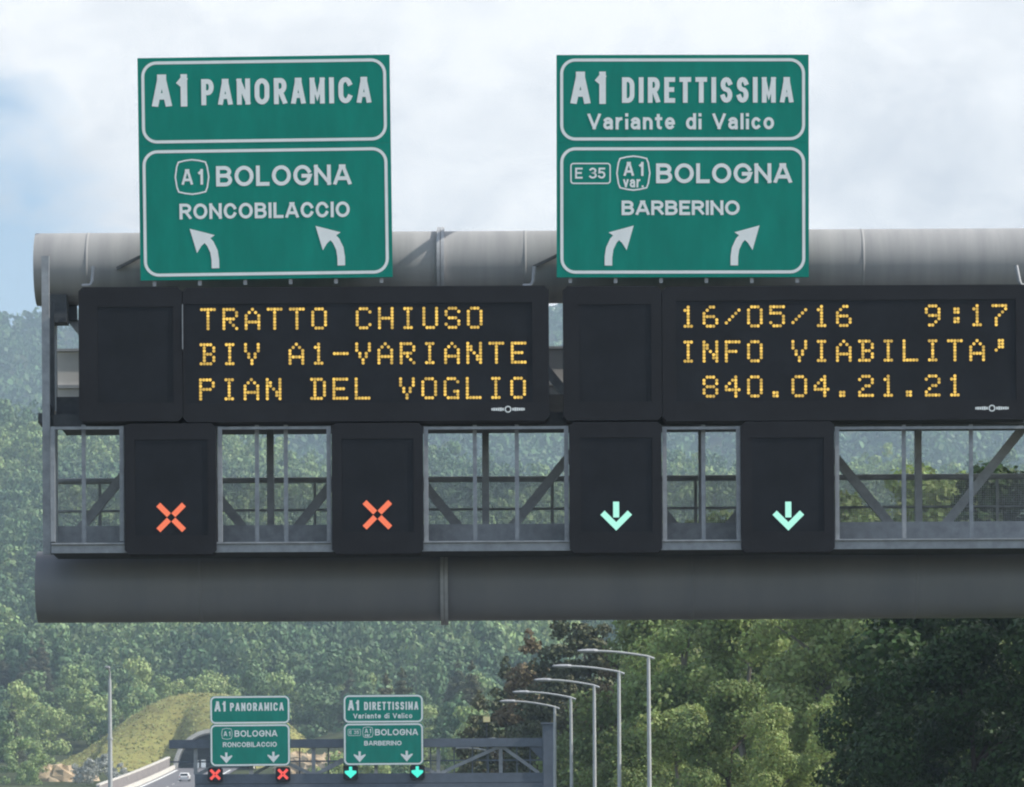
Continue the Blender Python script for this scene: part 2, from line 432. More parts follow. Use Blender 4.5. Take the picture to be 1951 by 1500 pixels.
def ribbon(mb, pts, w, y, closed=False, square=True, clip=None):
    """flat stroke in the x-z plane facing -Y"""
    P = [Vector((p[0], p[1])) for p in pts]
    Q = [P[0]]
    for p in P[1:]:
        if (p - Q[-1]).length > 1e-5: Q.append(p)
    P = Q; n = len(P)
    if n < 2: return
    if not closed and square:
        P[0] = P[0] + (P[0] - P[1]).normalized() * w / 2
        P[-1] = P[-1] + (P[-1] - P[-2]).normalized() * w / 2
    vs = []
    for i, p in enumerate(P):
        a = P[i - 1] if (i > 0 or closed) else None
        b = P[(i + 1) % n] if (i < n - 1 or closed) else None
        d1 = (p - a).normalized() if a is not None else (b - p).normalized()
        d2 = (b - p).normalized() if b is not None else d1
        nrm = Vector((-d1.y - d2.y, d1.x + d2.x))
        nrm = nrm.normalized() if nrm.length > 1e-4 else Vector((-d1.y, d1.x))
        c = max(0.55, nrm.dot(Vector((-d1.y, d1.x))))
        o = nrm * (w / 2 / c)
        vs += [(p.x + o.x, y, p.y + o.y), (p.x - o.x, y, p.y - o.y)]
    if clip: vs = [(a, b, min(max(c, clip[0]), clip[1])) for a, b, c in vs]
    m = n if closed else n - 1
    mb.add(vs, [(2 * i, 2 * i + 1, (2 * i + 3) % (2 * n), (2 * i + 2) % (2 * n)) for i in range(m)])

def write(mb, txt, x0, x1, z0, h, w, y, cr=.35, track=.16, space=.42):
    """text from x0 to x1, base line z0, height h, stroke w (all metres)"""
    G = glyphs(cr); ih = h - w
    wid = []
    for ch in txt:
        wid.append(None if ch == ' ' else G[ch][0])
    natural = sum((space if a is None else a) for a in wid)
    ng = len([c for c in txt if c != ' '])
    # solve horizontal scale of skeletons so that text fills x0..x1
    gaps = len(txt) - 1
    avail = (x1 - x0) - ng * w - gaps * track * h * .5
    sx = avail / natural
    x = x0
    k = 0
    for ch, a in zip(txt, wid):
        if a is None:
            x += space * sx + track * h * .5; continue
        gw = a * sx
        for st in G[ch][1]:
            cl = st[-1] == 'closed'
            ribbon(mb, [(x + w / 2 + px * gw, z0 + w / 2 + pz * ih) for px, pz in (st[:-1] if cl else st)], w, y - 0.0004 * (k % 5), cl, True, (z0, z0 + h))
            k += 1
        x += gw + w + track * h * .5

def rrect(x0, z0, x1, z1, r, n=6):
    p = []
    for cx, cz, a in ((x1 - r, z1 - r, 0), (x0 + r, z1 - r, 90), (x0 + r, z0 + r, 180), (x1 - r, z0 + r, 270)):
        p += arc(cx, cz, r, r, a, a + 90, n)
    return p

def poly(mb, pts, y):
    mb.add([(p[0], y, p[1]) for p in pts], [tuple(range(len(pts)))])

# ------------------------------------------------------------------ direction signs
U = 0.009   # metres per layout unit (a photo pixel at the near gantry)
def direction_sign(label, loc, rot, kind, arrows, far=False, group=None):
    """layout units: x right from the sign's middle, z up from its bottom edge; the panel is 482 x 426"""
    root = thing('direction_sign', label, 'road sign', loc, group, (0, rot, 0))
    ox, oy, oz = loc
    def P(x, z): return (ox + x * U, oz + z * U)
    hw = 241.5
    b1, b2 = (258, 426) , (0, 252)
    ins = 2 if far else 7; rad = 26
    bw = (10 if far else 5.8) * U
    for (z0, z1), part in ((b1, 'upper_panel'), (b2, 'lower_panel')):
        mb = MB()
        if far:
            a = P(-hw, z0); b = P(hw, z1 - (0 if z1 > 300 else -4))
            pts = rrect(a[0], a[1], b[0], b[1], rad * U)
            n = len(pts)
            mb.add([(p[0], oy, p[1]) for p in pts] + [(p[0], oy + .05, p[1]) for p in pts],
                   [tuple(range(n)), tuple(range(2 * n - 1, n - 1, -1))] + [(i + n, (i + 1) % n + n, (i + 1) % n, i) for i in range(n)])
        else:
            a = P(-hw, z0); b = P(hw, z1 - (0 if z1 > 300 else -5.7))
            mb.box((a[0], oy, a[1]), (b[0], oy + .05, b[1]))
        pn = mb.build(part, M['green'], root)
        # border is a sub-part of its panel
        mb = MB()
        if part == 'upper_panel': a = P(-hw + ins, 262 if not far else 258); b = P(hw - ins, 426 - ins)
        else: a = P(-hw + ins, ins); b = P(hw - ins, 252 if far else 249)
        ribbon(mb, rrect(a[0] + bw / 2, a[1] + bw / 2, b[0] - bw / 2, b[1] - bw / 2, rad * U, 8), bw, oy - .003, True)
        mb.build('border', M['white'], pn)
    def line(txt, x0, x1, ztop, zbase, stroke, cr=.35, track=.16, space=.42):
        mb = MB(); a = P(x0, zbase); b = P(x1, ztop)
        write(mb, txt, a[0], b[0], a[1], b[1] - a[1], stroke * U, oy - .004, cr, track, space)
        mb.build('lettering', M['white'], root)
    def shield(x0, x1, z0, z1, mats=None):
        cx, cz = (x0 + x1) / 2, (z0 + z1) / 2; hx, hz = (x1 - x0) / 2, (z1 - z0) / 2
        pts = [(-.78, -.86), (-.4, -.95), (0, -1), (.4, -.95), (.78, -.86), (.88, -.6), (.97, 0), (.88, .6), (.78, .86), (.4, .95), (0, 1), (-.4, .95), (-.78, .86), (-.88, .6), (-.97, 0), (-.88, -.6)]
        mb = MB()
        ribbon(mb, [P(cx + hx * p[0], cz + hz * p[1]) for p in pts][::-1], 3.0 * U, oy - .003, True)
        mb.build('route_shield', M['white'], root)
    T = 430
    if kind == 'panoramica':
        line('A1', -214, -147, 394, 332, 12.5, .35, .35)
        line('PANORAMICA', -120, 205, 384, 334, 9.3, .32, .34)
        shield(-173, -107, 164, 230)
        line('A 1', -160, -119, 212, 182, 5, .4, .1, .35)
        line('BOLOGNA', -94, 165, 217, 178, 7.3, .5, .24)
        line('RONCOBILACCIO', -165, 161, 146, 116, 5.8, .5, .24)
    else:
        line('A1', -214, -147, 394, 332, 12.5, .35, .35)
        line('DIRETTISSIMA', -116, 212, 383, 334, 9.0, .32, .34)
        line('Variante di Valico', -182, 175, 314, 283, 5.8, .5, .30, .50)
        mb = MB(); a = P(-214, 180); b = P(-139, 218)
        ribbon(mb, rrect(a[0], a[1], b[0], b[1], 5 * U, 4), 2.6 * U, oy - .003, True)
        mb.build('route_frame', M['white'], root)
        line('E 35', -206, -148, 210, 189, 3.6, .4, .2, .5)
        shield(-127, -62, 167, 232)
        line('A 1', -113, -75, 221, 194, 4.7, .4, .1, .4)
        line('var.', -114, -75, 193, 172, 3.6, .5, .2)
        line('BOLOGNA', -51, 209, 218, 180, 7.3, .5, .24)
        line('BARBERINO', -117, 109, 147, 119, 5.8, .5, .22)
    for ax, az, mir in arrows:
        mb = MB()
        if mir == 0:      # straight down arrow with a broad head
            poly(mb, [P(ax + x, az + z) for x, z in ((-7, 32), (-7, 4), (-34, 16), (-36, 8), (0, -34), (36, 8), (34, 16), (7, 4), (7, 32))][::-1], oy - .004)
        else:             # bent arrow: tail below, head up and to the side
            s = mir
            body = [(22.5, -38.5), (22.3, -22), (20, -6), (13, 9), (3, 20)]
            ribbon(mb, [P(ax + s * x, az + z) for x, z in body], 14.5 * U, oy - .004, False, False)
            hd = [(-26, 38), (22, 25.5), (-12.5, -9)]
            mid = [(9, 15.5), (-3, 3)]
            pts = [(-26, 38), (22, 25), (7.5, 15), (-4, 4.5), (-12.5, -9)]
            poly(mb, [P(ax + s * x, az + z) for x, z in (pts if s < 0 else pts[::-1])][::-1], oy - .0045)
        mb.build('arrow', M['white'], root)
    for i in range(6 if not far else 3):
        x = -hw + 26 + i * ((2 * hw - 48) / (5 if not far else 2))
        mb = MB(); a = P(x, -10 if not far else -2)
        b = P(x, 420)
        mb.box((a[0] - .03, oy + .052, a[1]), (a[0] + .03, oy + .13, b[1]))
        mb.build('support_rail', M['steel_pale'], root)
    return root

Y1 = 80.0; YS = 80.4
c = W(508, 531.5, YS)
direction_sign('green sign reading A1 PANORAMICA and RONCOBILACCIO on the near gantry', c, -R(0.52), 'panoramica',
               [(-120 , 60, 1), (121, 62, 1)], group='direction signs on the near gantry')
c = W(1301, 528.5, YS)
direction_sign('green sign reading A1 DIRETTISSIMA and BARBERINO on the near gantry', c, R(0.22), 'direttissima',
               [(-120, 61, -1), (121, 61, -1)], group='direction signs on the near gantry')

# ------------------------------------------------------------------ near gantry
TY = 81.9
def near_gantry():
    base = Vector((13.2, TY, 0))
    g = thing('sign_gantry', 'large near gantry of two thick grey tubes with braces and catwalks', 'gantry', base)
    top = W(975, 509.5, TY); r = 68.5 * K * TY
    bot = W(975, 1114.5, TY); rb = 68 * K * TY
    xl = W(70, 510, TY).x; xlb = W(73, 1120, TY).x
    def along(mb, z, rad, x0, x1, n=48):
        pts = [Vector((x0 + (x1 - x0) * i / 12, TY, z)) for i in range(13)]
        mb.tube(pts, rad, n)
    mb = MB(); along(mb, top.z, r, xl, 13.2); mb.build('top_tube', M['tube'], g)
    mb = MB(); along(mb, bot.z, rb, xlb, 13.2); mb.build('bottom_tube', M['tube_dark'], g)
    for (px, py, rr, z, mat) in ((840, 500, r, top.z, M['steel_pale']), (847, 1120, rb, bot.z, M['steel_pale'])):
        x = W(px, py, TY).x
        for s in (-1, 1):
            mb = MB(); mb.tube([(x + s * .035 - .03, TY, z), (x + s * .035 + .03, TY, z)], rr + .075, 48)
            mb.build('flange', mat, g)  # pale steel colour stands in for sunlight on the flange rings
    for px in (385, 1318, 1742):
        x = W(px, 1120, TY).x
        mb = MB(); mb.tube([(x - .035, TY, bot.z), (x - .012, TY, bot.z), (x + .012, TY, bot.z), (x + .035, TY, bot.z)], [rb - .002, rb + .012, rb + .012, rb - .002], 48, False); mb.build('weld_seam', M['tube_dark'], g)
    for px in (170, 1000, 1640):
        x = W(px, 500, TY).x
        mb = MB(); mb.tube([(x - .03, TY, top.z), (x - .01, TY, top.z), (x + .01, TY, top.z), (x + .03, TY, top.z)], [r - .002, r + .009, r + .009, r - .002], 48, False); mb.build('weld_seam', M['tube'], g)
    # column that carries the gantry, to the right
    mb = MB(); mb.tube([(13.2, TY, -0.3), (13.2, TY, top.z + .75)], .75, 32)
    mb.box((12.1, TY - 1.1, -.3), (14.3, TY + 1.1, .12)); mb.build('column', M['tube_dark'], g)
    # X bracing and posts between the tubes
    joints = [103, 515, 925, 1337, 1749, 2160]
    zt = W(975, 572, TY).z; zb = W(975, 1056, TY).z
    for j, px in enumerate(joints):
        x = W(px, 860, TY).x
        mb = MB(); mb.bar((x, TY, zb), (x, TY, zt), .12, .16); mb.build('truss_post', M['steel_mid'], g)
        if j < 5:
            x2 = W(joints[j + 1], 860, TY).x
            mb = MB(); mb.bar((x + .08, TY - .09, zb), (x2 - .08, TY - .09, zt), .16, .1); mb.build('brace', M['steel_mid'], g)
            mb = MB(); mb.bar((x + .08, TY + .09, zt), (x2 - .08, TY + .09, zb), .16, .1); mb.build('brace', M['steel_mid'], g)
            # gusset plates
            mb = MB(); e = .3 if j else .06; mb.box((x - e, TY - .02, zt - .32), (x + .42, TY + .02, zt + .1)); mb.box((x - e, TY - .02, zb - .1), (x + .42, TY + .02, zb + .3))
            mb.build('gusset_plate', M['steel_dark'], g)
    # catwalks
    xr = 11.8; x0 = W(96, 800, Y1).x
    za, zb2 = W(975, 785, Y1 + .5).z, W(975, 812, Y1 + .5).z
    mb = MB(); mb.box((x0, Y1 + .52, zb2), (xr, Y1 + .60, za)); mb.box((x0, Y1 + .604, za - .08), (12.35, 82.9, za - .03));  # deck widened and lengthened to keep the sun off the lower tube
    mb.build('upper_catwalk', M['steel_dark'], g)
    mb = MB(); a = W(975, 752, Y1 + 1.1).z; b = W(975, 786, Y1 + 1.1).z
    mb.box((x0, Y1 + 1.10, b), (xr, Y1 + 1.13, a)); mb.build('kick_plate', M['steel_dark'], g)
    # lower catwalk: pale front beam, floor and kick plate
    z1, z0 = W(975, 1030, Y1).z, W(975, 1049, Y1).z
    mb = MB(); mb.box((x0, Y1 + .06, z0), (xr, Y1 + .12, z1 - .03)); mb.box((x0, Y1 + .02, z1 - .027), (xr, Y1 + .12, z1)); mb.build('floor_beam', M['steel'], g)
    mb = MB(); mb.box((x0, Y1 + .124, z0 + .01), (xr, Y1 + 1.25, z0 + .06)); mb.build('lower_catwalk', M['steel_dark'], g)
    a = W(975, 998, Y1 + 1.2).z
    mb = MB(); mb.box((x0, Y1 + 1.20, z0 + .065), (xr, Y1 + 1.23, a)); mb.build('kick_plate', M['steel'], g)
    mb = MB(); xa, xb = x0 + .02, xr - .02
    # pale frames round the openings, between the lane signals
    for (fx0, fx1, mull) in ((95, 236, (160,)), (414, 631, (490, 545)), (807, 1084, (905, 985)), (1262, 1412, (1340,)), (1591, 1965, (1722, 1850))):
        A = W(fx0, 812, Y1); B = W(fx1, 1032, Y1)
        mb = MB(); t = .075
        mb.box((A.x, Y1 + .07, B.z + .012), (A.x + t, Y1 + .15, A.z)); mb.box((B.x - t, Y1 + .07, B.z + .012), (B.x, Y1 + .15, A.z))
        mb.box((A.x + t, Y1 + .08, A.z - .05), (B.x - t, Y1 + .14, A.z - .002))
        mb.build('opening_frame', M['steel'], g)
        for mx in mull:
            x = W(mx, 920, Y1 + .3).x
            mb = MB(); mb.box((x - .035, Y1 + .25, z1), (x + .035, Y1 + .31, A.z + .05)); mb.build('mullion', M['steel'], g)
    # rear guard rails
    YR = 82.75
    x0 = W(99, 940, YR).x
    for py, rad in ((913, .052), (970, .026)):
        z = W(975, py, YR).z
        mb = MB(); mb.tube([(x0, YR, z), (xr, YR, z)], rad, 10); mb.build('guard_rail', M['steel_mid'], g)
    for px in (190, 330, 600, 760, 1052, 1200, 1325, 1480, 1745, 1900, 2050):
        x = W(px, 950, YR).x
        mb = MB(); mb.bar((x, YR, W(975, 1040, YR).z), (x, YR, W(975, 913, YR).z), .045, .045); mb.build('rail_post', M['steel_mid'], g)
    mb = MB(); za_, zb_ = W(975, 918, YR).z, W(975, 1000, YR).z
    k = 0
    while x0 + .03 + k * .031 < xr:
        xx = x0 + .03 + k * .031; mb.box((xx, YR + .03, zb_), (xx + .0085, YR + .04, za_)); k += 1
    for q in range(24):
        zz = zb_ + (za_ - zb_) * (q + .5) / 24; mb.box((x0, YR + .041, zz - .004), (xr, YR + .05, zz + .004))
    mb.build('mesh_infill', M['steel_pale'], g)
    mb = MB(); mb.box((x0, YR - .25, W(975, 1050, YR).z), (xr, YR + .1, W(975, 1044, YR).z)); mb.build('rear_catwalk', M['steel_dark'], g)
    # pale parapet at the back of the upper catwalk
    YP = 83.0
    a, b = W(975, 661, YP).z, W(975, 778, YP).z
    mb = MB(); x0 = W(98, 720, YP).x; mb.box((x0, YP, b), (xr, YP + .04, a - .05)); mb.build('parapet', M['parapet'], g)
    mb = MB(); mb.box((x0, YP - .06, a - .046), (xr, YP + .1, a)); zz = W(975, 733, YP).z; mb.box((x0, YP - .05, zz - .03), (xr, YP - .002, zz + .03)); mb.build('parapet_rail', M['steel_pale'], g)
    mb = MB()
    for px in (103, 515, 925, 1337, 1749, 2160):
        x = W(px, 860, TY).x
        zc_ = W(975, 790, TY).z
        mb.bar((x, Y1 + .7, zc_), (x, YP + .1, zc_), .1, .16, (0, 0, 1))
    mb.build('cross_beam', M['steel_dark'], g)
    # end posts at the free left end
    a = W(86, 488, Y1 + .3); b = W(88, 1056, Y1 + .3)
    mb = MB(); mb.box((a.x - .065, Y1 + .3, b.z), (a.x + .065, Y1 + .38, a.z)); mb.build('end_post', M['steel'], g)
    a = W(97, 575, Y1 + 1.0); b = W(97, 1056, Y1 + 1.0)
    mb = MB(); mb.box((a.x - .045, Y1 + 1.0, b.z), (a.x + .05, Y1 + 1.1, a.z)); mb.build('end_post', M['steel_dark'], g)
    a = W(110, 585, TY); b = W(132, 622, TY)
    mb = MB(); mb.box((a.x - .12, TY - .5, b.z), (b.x, TY - .06, a.z + .15)); mb.build('end_bracket', M['steel_dark'], g)
    a = W(73, 788, Y1 + .45); b = W(82, 806, Y1 + .45)
    mb = MB(); mb.box((a.x, Y1 + .42, b.z), (b.x, Y1 + 1.2, a.z)); mb.build('end_bracket', M['steel_dark'], g)
    # bent pale hanger rods behind the boards
    for px in (176, 1016, 1942):
        s = 1 if px > 1900 else -1
        p0 = W(px - s * 6, 506, Y1 + .9); p1 = W(px, 536, Y1 + .9); p2 = W(px + s * 4, 544, Y1 + .9); p3 = W(px + s * 20, 545, Y1 + .9)
        if s < 0: p0 = W(px + 2, 508, Y1 + .9)
        mb = MB(); mb.tube([p0, p1, p2, p3], .034, 8); mb.build('hanger_rod', M['steel_pale'], g)
    for ax, ay, bx, by in ((268, 489, 222, 512), (1062, 487, 1016, 509)):  # thin dark slanting bars just in front of the top tube
        mb = MB(); mb.bar(W(ax, ay, 81.2), W(bx, by, 81.2), .05, .05); mb.build('dark_bar', M['steel_dark'], g)
    # arms carrying the two direction signs
    for px in (330, 680, 1130, 1475):
        p = W(px, 500, YS + .14)
        mb = MB(); mb.bar((p.x, YS + .14, p.z), (p.x, TY - .55, p.z), .1, .16, (0, 0, 1)); mb.bar((p.x, TY, top.z + r * .9), (p.x, TY, W(px, 130, TY).z), .12, .12)
        mb.bar((p.x, YS + .14, W(px, 200, YS).z), (p.x, TY, W(px, 200, YS).z), .08, .12, (0, 0, 1))
        mb.build('sign_arm', M['steel_dark'], g)
    return g
near_gantry()

# ------------------------------------------------------------------ black boards with lamps
def board(name, label, cat, ox0, oy0, ox1, oy1, rc, depth=.45, group=None, Yf=Y1, rd=.018, face='face', cham=8):
    """housing seen at photo box (ox0..ox1, oy0..oy1) with a face set back by rd inside box rc"""
    A = W((ox0 + ox1) / 2, (oy0 + oy1) / 2, Yf); s = K * Yf
    hw, hh = (ox1 - ox0) / 2 * s, (oy1 - oy0) / 2 * s
    root = thing(name, label, cat, (A.x, Yf, A.z - hh), group)
    c = cham * s
    mb = MB()
    pr = [(-hw + c, -hh), (hw - c, -hh), (hw, -hh + c), (hw, hh - c), (hw - c, hh), (-hw + c, hh), (-hw, hh - c), (-hw, -hh + c)]
    n = 8
    mb.add([(A.x + p[0], Yf + rd, A.z + p[1]) for p in pr] + [(A.x + p[0], Yf + depth, A.z + p[1]) for p in pr],
           [tuple(range(n)), tuple(range(2 * n - 1, n - 1, -1))] + [(i + n, (i + 1) % n + n, (i + 1) % n, i) for i in range(n)])
    mb.build('housing', M['board'], root)
    Cc = W((rc[0] + rc[2]) / 2, (rc[1] + rc[3]) / 2, Yf); rw, rh = (rc[2] - rc[0]) / 2 * s, (rc[3] - rc[1]) / 2 * s
    x0, x1, z0, z1 = A.x - hw, A.x + hw, A.z - hh, A.z + hh
    a0, a1, b0, b1 = Cc.x - rw, Cc.x + rw, Cc.z - rh, Cc.z + rh
    mb = MB(); yb = Yf + rd - .001
    outer = [(x0 + c, z0), (x1 - c, z0), (x1, z0 + c), (x1, z1 - c), (x1 - c, z1), (x0 + c, z1), (x0, z1 - c), (x0, z0 + c)]
    inner = [(a0, b0), (a1, b0), (a1, b0), (a1, b1), (a1, b1), (a0, b1), (a0, b1), (a0, b0)]
    vs = [(p[0], Yf, p[1]) for p in outer] + [(p[0], Yf, p[1]) for p in inner] + [(p[0], yb, p[1]) for p in inner] + [(p[0], yb, p[1]) for p in outer]
    fs = []
    for i in range(n):
        j = (i + 1) % n
        fs.append((i, j, n + j, n + i))
        if inner[i] != inner[j]: fs.append((n + i, n + j, 2 * n + j, 2 * n + i))
        fs.append((3 * n + i, 3 * n + j, j, i))
    mb.add(vs, fs); mb.build('front_frame', M['board'], root)
    mb = MB(); mb.box((a0 + .004, Yf + rd - .004, b0 + .004), (a1 - .004, Yf + rd - .0015, b1 - .004)); mb.build('display_face', M[face], root)
    # shallow hood and fixing screws
    return root

LED = {'T': '11111 00100 00100 00100 00100 00100 00100', 'R': '11110 10001 10001 11110 10100 10010 10001', 'A': '00100 01010 10001 10001 11111 10001 10001',
 'O': '01110 10001 10001 10001 10001 10001 01110', 'C': '01110 10001 10000 10000 10000 10001 01110', 'H': '10001 10001 10001 11111 10001 10001 10001',
 'I': '01110 00100 00100 00100 00100 00100 01110', 'U': '10001 10001 10001 10001 10001 10001 01110', 'S': '01110 10001 10000 01110 00001 10001 01110',
 'B': '11110 01001 01001 01110 01001 01001 11110', 'V': '10001 10001 10001 01010 01010 00100 00100', '1': '00100 01100 00100 00100 00100 00100 01110',
 '-': '00000 00000 00000 11111 00000 00000 00000', 'N': '10001 11001 11001 10101 10011 10011 10001', 'E': '11111 10000 10000 11110 10000 10000 11111',
 'P': '11110 10001 10001 11110 10000 10000 10000', 'D': '11110 01001 01001 01001 01001 01001 11110', 'L': '10000 10000 10000 10000 10000 10000 11111',
 'G': '01110 10001 10000 10000 10011 10001 01111', '6': '00110 01000 10000 11110 10001 10001 01110', '/': '00000 00001 00010 00100 01000 10000 00000',
 '0': '01110 10001 10001 10001 10001 10001 01110', '5': '11111 10000 11110 00001 00001 10001 01110', '9': '01110 10001 10001 01111 00001 00010 01100',
 ':': '00000 00110 00110 00000 00110 00110 00000', '7': '11111 00001 00010 00100 01000 01000 01000', 'F': '11111 10000 10000 11110 10000 10000 10000',
 "'": '00110 00110 00110 01000 00000 00000 00000', '8': '01110 10001 10001 01110 10001 10001 01110', '4': '00010 00110 01010 10010 11111 00010 00010',
 '.': '00000 00000 00000 00000 00000 01100 01100', '2': '01110 10001 00001 00110 01000 10000 11111', ' ': '00000 ' * 7}

def led_line(root, txt, px, py, Yf, pitch=6.05, adv=42.35):
    mb = MB(); s = K * Yf; o = W(px, py, Yf); rr = pitch * s * .5
    for i, ch in enumerate(txt):
        rows = LED[ch].split()
        for r_, row in enumerate(rows):
            for c_, b in enumerate(row):
                if b == '1':
                    x = o.x + (i * adv + (c_ + .5) * pitch) * s; z = o.z - (r_ + .5) * pitch * s
                    poly(mb, [(x + rr * math.cos(R(22.5 + 45 * q)) * 1.0, z + rr * math.sin(R(22.5 + 45 * q)) * 1.0) for q in range(8)], Yf + .010 - .0004 * ((r_ % 2) * 2 + c_ % 2))
    mb.build('text_line', M['amber'], root)

def maker_mark(root, px, py, Yf):
    """small white mark: two short worn words either side of a ring"""
    mb = MB(); s = K * Yf; o = W(px, py, Yf); y = Yf - .003
    ribbon(mb, [(o.x + math.cos(R(a)) * 5.5 * s, o.z + math.sin(R(a)) * 5.5 * s) for a in range(0, 360, 30)], 2.2 * s, y, True)
    for sd in (-1, 1):
        x = 8
        for w, h in ((3.2, 5), (3.6, 6.5), (3.2, 6), (4, 5), (3.4, 5.5), (2.8, 4.5)):
            cx = o.x + sd * (x + w / 2) * s
            poly(mb, [(cx - w / 2 * s, o.z - h / 2 * s), (cx + w / 2 * s, o.z - h / 2 * s), (cx + w / 2 * s, o.z + h / 2 * s), (cx - w / 2 * s, o.z + h / 2 * s)], y)
            x += w + .7
    mb.build('maker_mark', M['white'], root)

G2 = 'black message boards on the near gantry'
board('pictogram_board', 'blank black pictogram board beside the TRATTO CHIUSO message board', 'display board', 150, 547, 347.5, 803, (186, 585, 330, 768), group='blank pictogram boards')
mb = MB(); a_ = W(347.6, 580, Y1); b_ = W(349, 666, Y1); mb.box((a_.x - .008, Y1 - .006, b_.z), (a_.x + .008, Y1 - .001, a_.z))  # thin pale strip stands in for the highlight along the board joint
mb.build('highlight_strip', M['steel'], bpy.data.objects['pictogram_board'])
b = board('message_board', 'black message board reading TRATTO CHIUSO in amber lights', 'message board', 348.5, 546, 1046, 803, (352, 578, 1014, 768), group=G2)
for t, px, py in (('TRATTO CHIUSO', 381, 587), ('BIV A1-VARIANTE', 380, 654), ('PIAN DEL VOGLIO', 379, 721)): led_line(b, t, px, py, Y1)
maker_mark(b, 968, 780, Y1)
board('pictogram_board', 'blank black pictogram board beside the INFO VIABILITA message board', 'display board', 1073, 545, 1261, 801, (1104, 580, 1241, 766), group='blank pictogram boards')
b = board('message_board', 'black message board showing the date 16/05/16 in amber lights', 'message board', 1262, 544, 1960, 801, (1288, 572, 1936, 764), group=G2)
for t, px, py in (('16/05/16   9:17', 1296, 582.5), ("INFO VIABILITA'", 1296, 649), (' 840.04.21.21', 1296, 716)): led_line(b, t, px, py, Y1)
maker_mark(b, 1890, 778, Y1)

def cross_symbol(root, px, py, Yf, r0, r1, w, mat):
    mb = MB(); s = K * Yf; o = W(px, py, Yf)
    for a in (45, 135, 225, 315):
        d = Vector((math.cos(R(a)), math.sin(R(a))))
        ribbon(mb, [(o.x + d.x * r0 * s, o.z + d.y * r0 * s), (o.x + d.x * r1 * s, o.z + d.y * r1 * s)], w * s, Yf + .006, False, False)
    mb.build('cross', mat, root)
def arrow_symbol(root, px, py, Yf, q, w, mat):
    mb = MB(); s = K * Yf; o = W(px, py, Yf)
    ribbon(mb, [(o.x, o.z + 25 * q * s), (o.x, o.z - 5 * q * s)], w * s, Yf + .006, False, False)
    ribbon(mb, [(o.x - 22 * q * s, o.z + 0 * s), (o.x, o.z - 22 * q * s), (o.x + 22 * q * s, o.z + 0 * s)], w * s, Yf + .0055, False, True)
    mb.build('arrow', mat, root)
GL = 'lane signals on the near gantry'
near = [
 ('black lane signal with red cross, beside the gantry free end', 237, 807, 412, 1056, (257, 838, 396, 1021)),
 ('black lane signal with red cross, below PIAN DEL VOGLIO', 632, 806, 806, 1055, (651, 836, 788, 1014)),
 ('black lane signal with pale green arrow, below a blank pictogram board', 1085, 804, 1261, 1053, (1106, 834, 1243, 1014)),
 ('black lane signal with pale green arrow, below the date message board', 1412, 803, 1590, 1052, (1432, 834, 1570, 1013)),
]
for i, (lb, x0, y0, x1, y1, rc) in enumerate(near):
    s = board('lane_signal', lb, 'lane signal', x0, y0, x1, y1, rc, .4, GL, Y1 - .02)
    if i < 2: cross_symbol(s, (326, 719)[i], (986, 981)[i], Y1 - .02, 6, 34.5, 10.5, M['redled'])
    else: arrow_symbol(s, (1174, 1502)[i - 2], 981, Y1 - .02, 1.0, 11.5, M['greenled'])

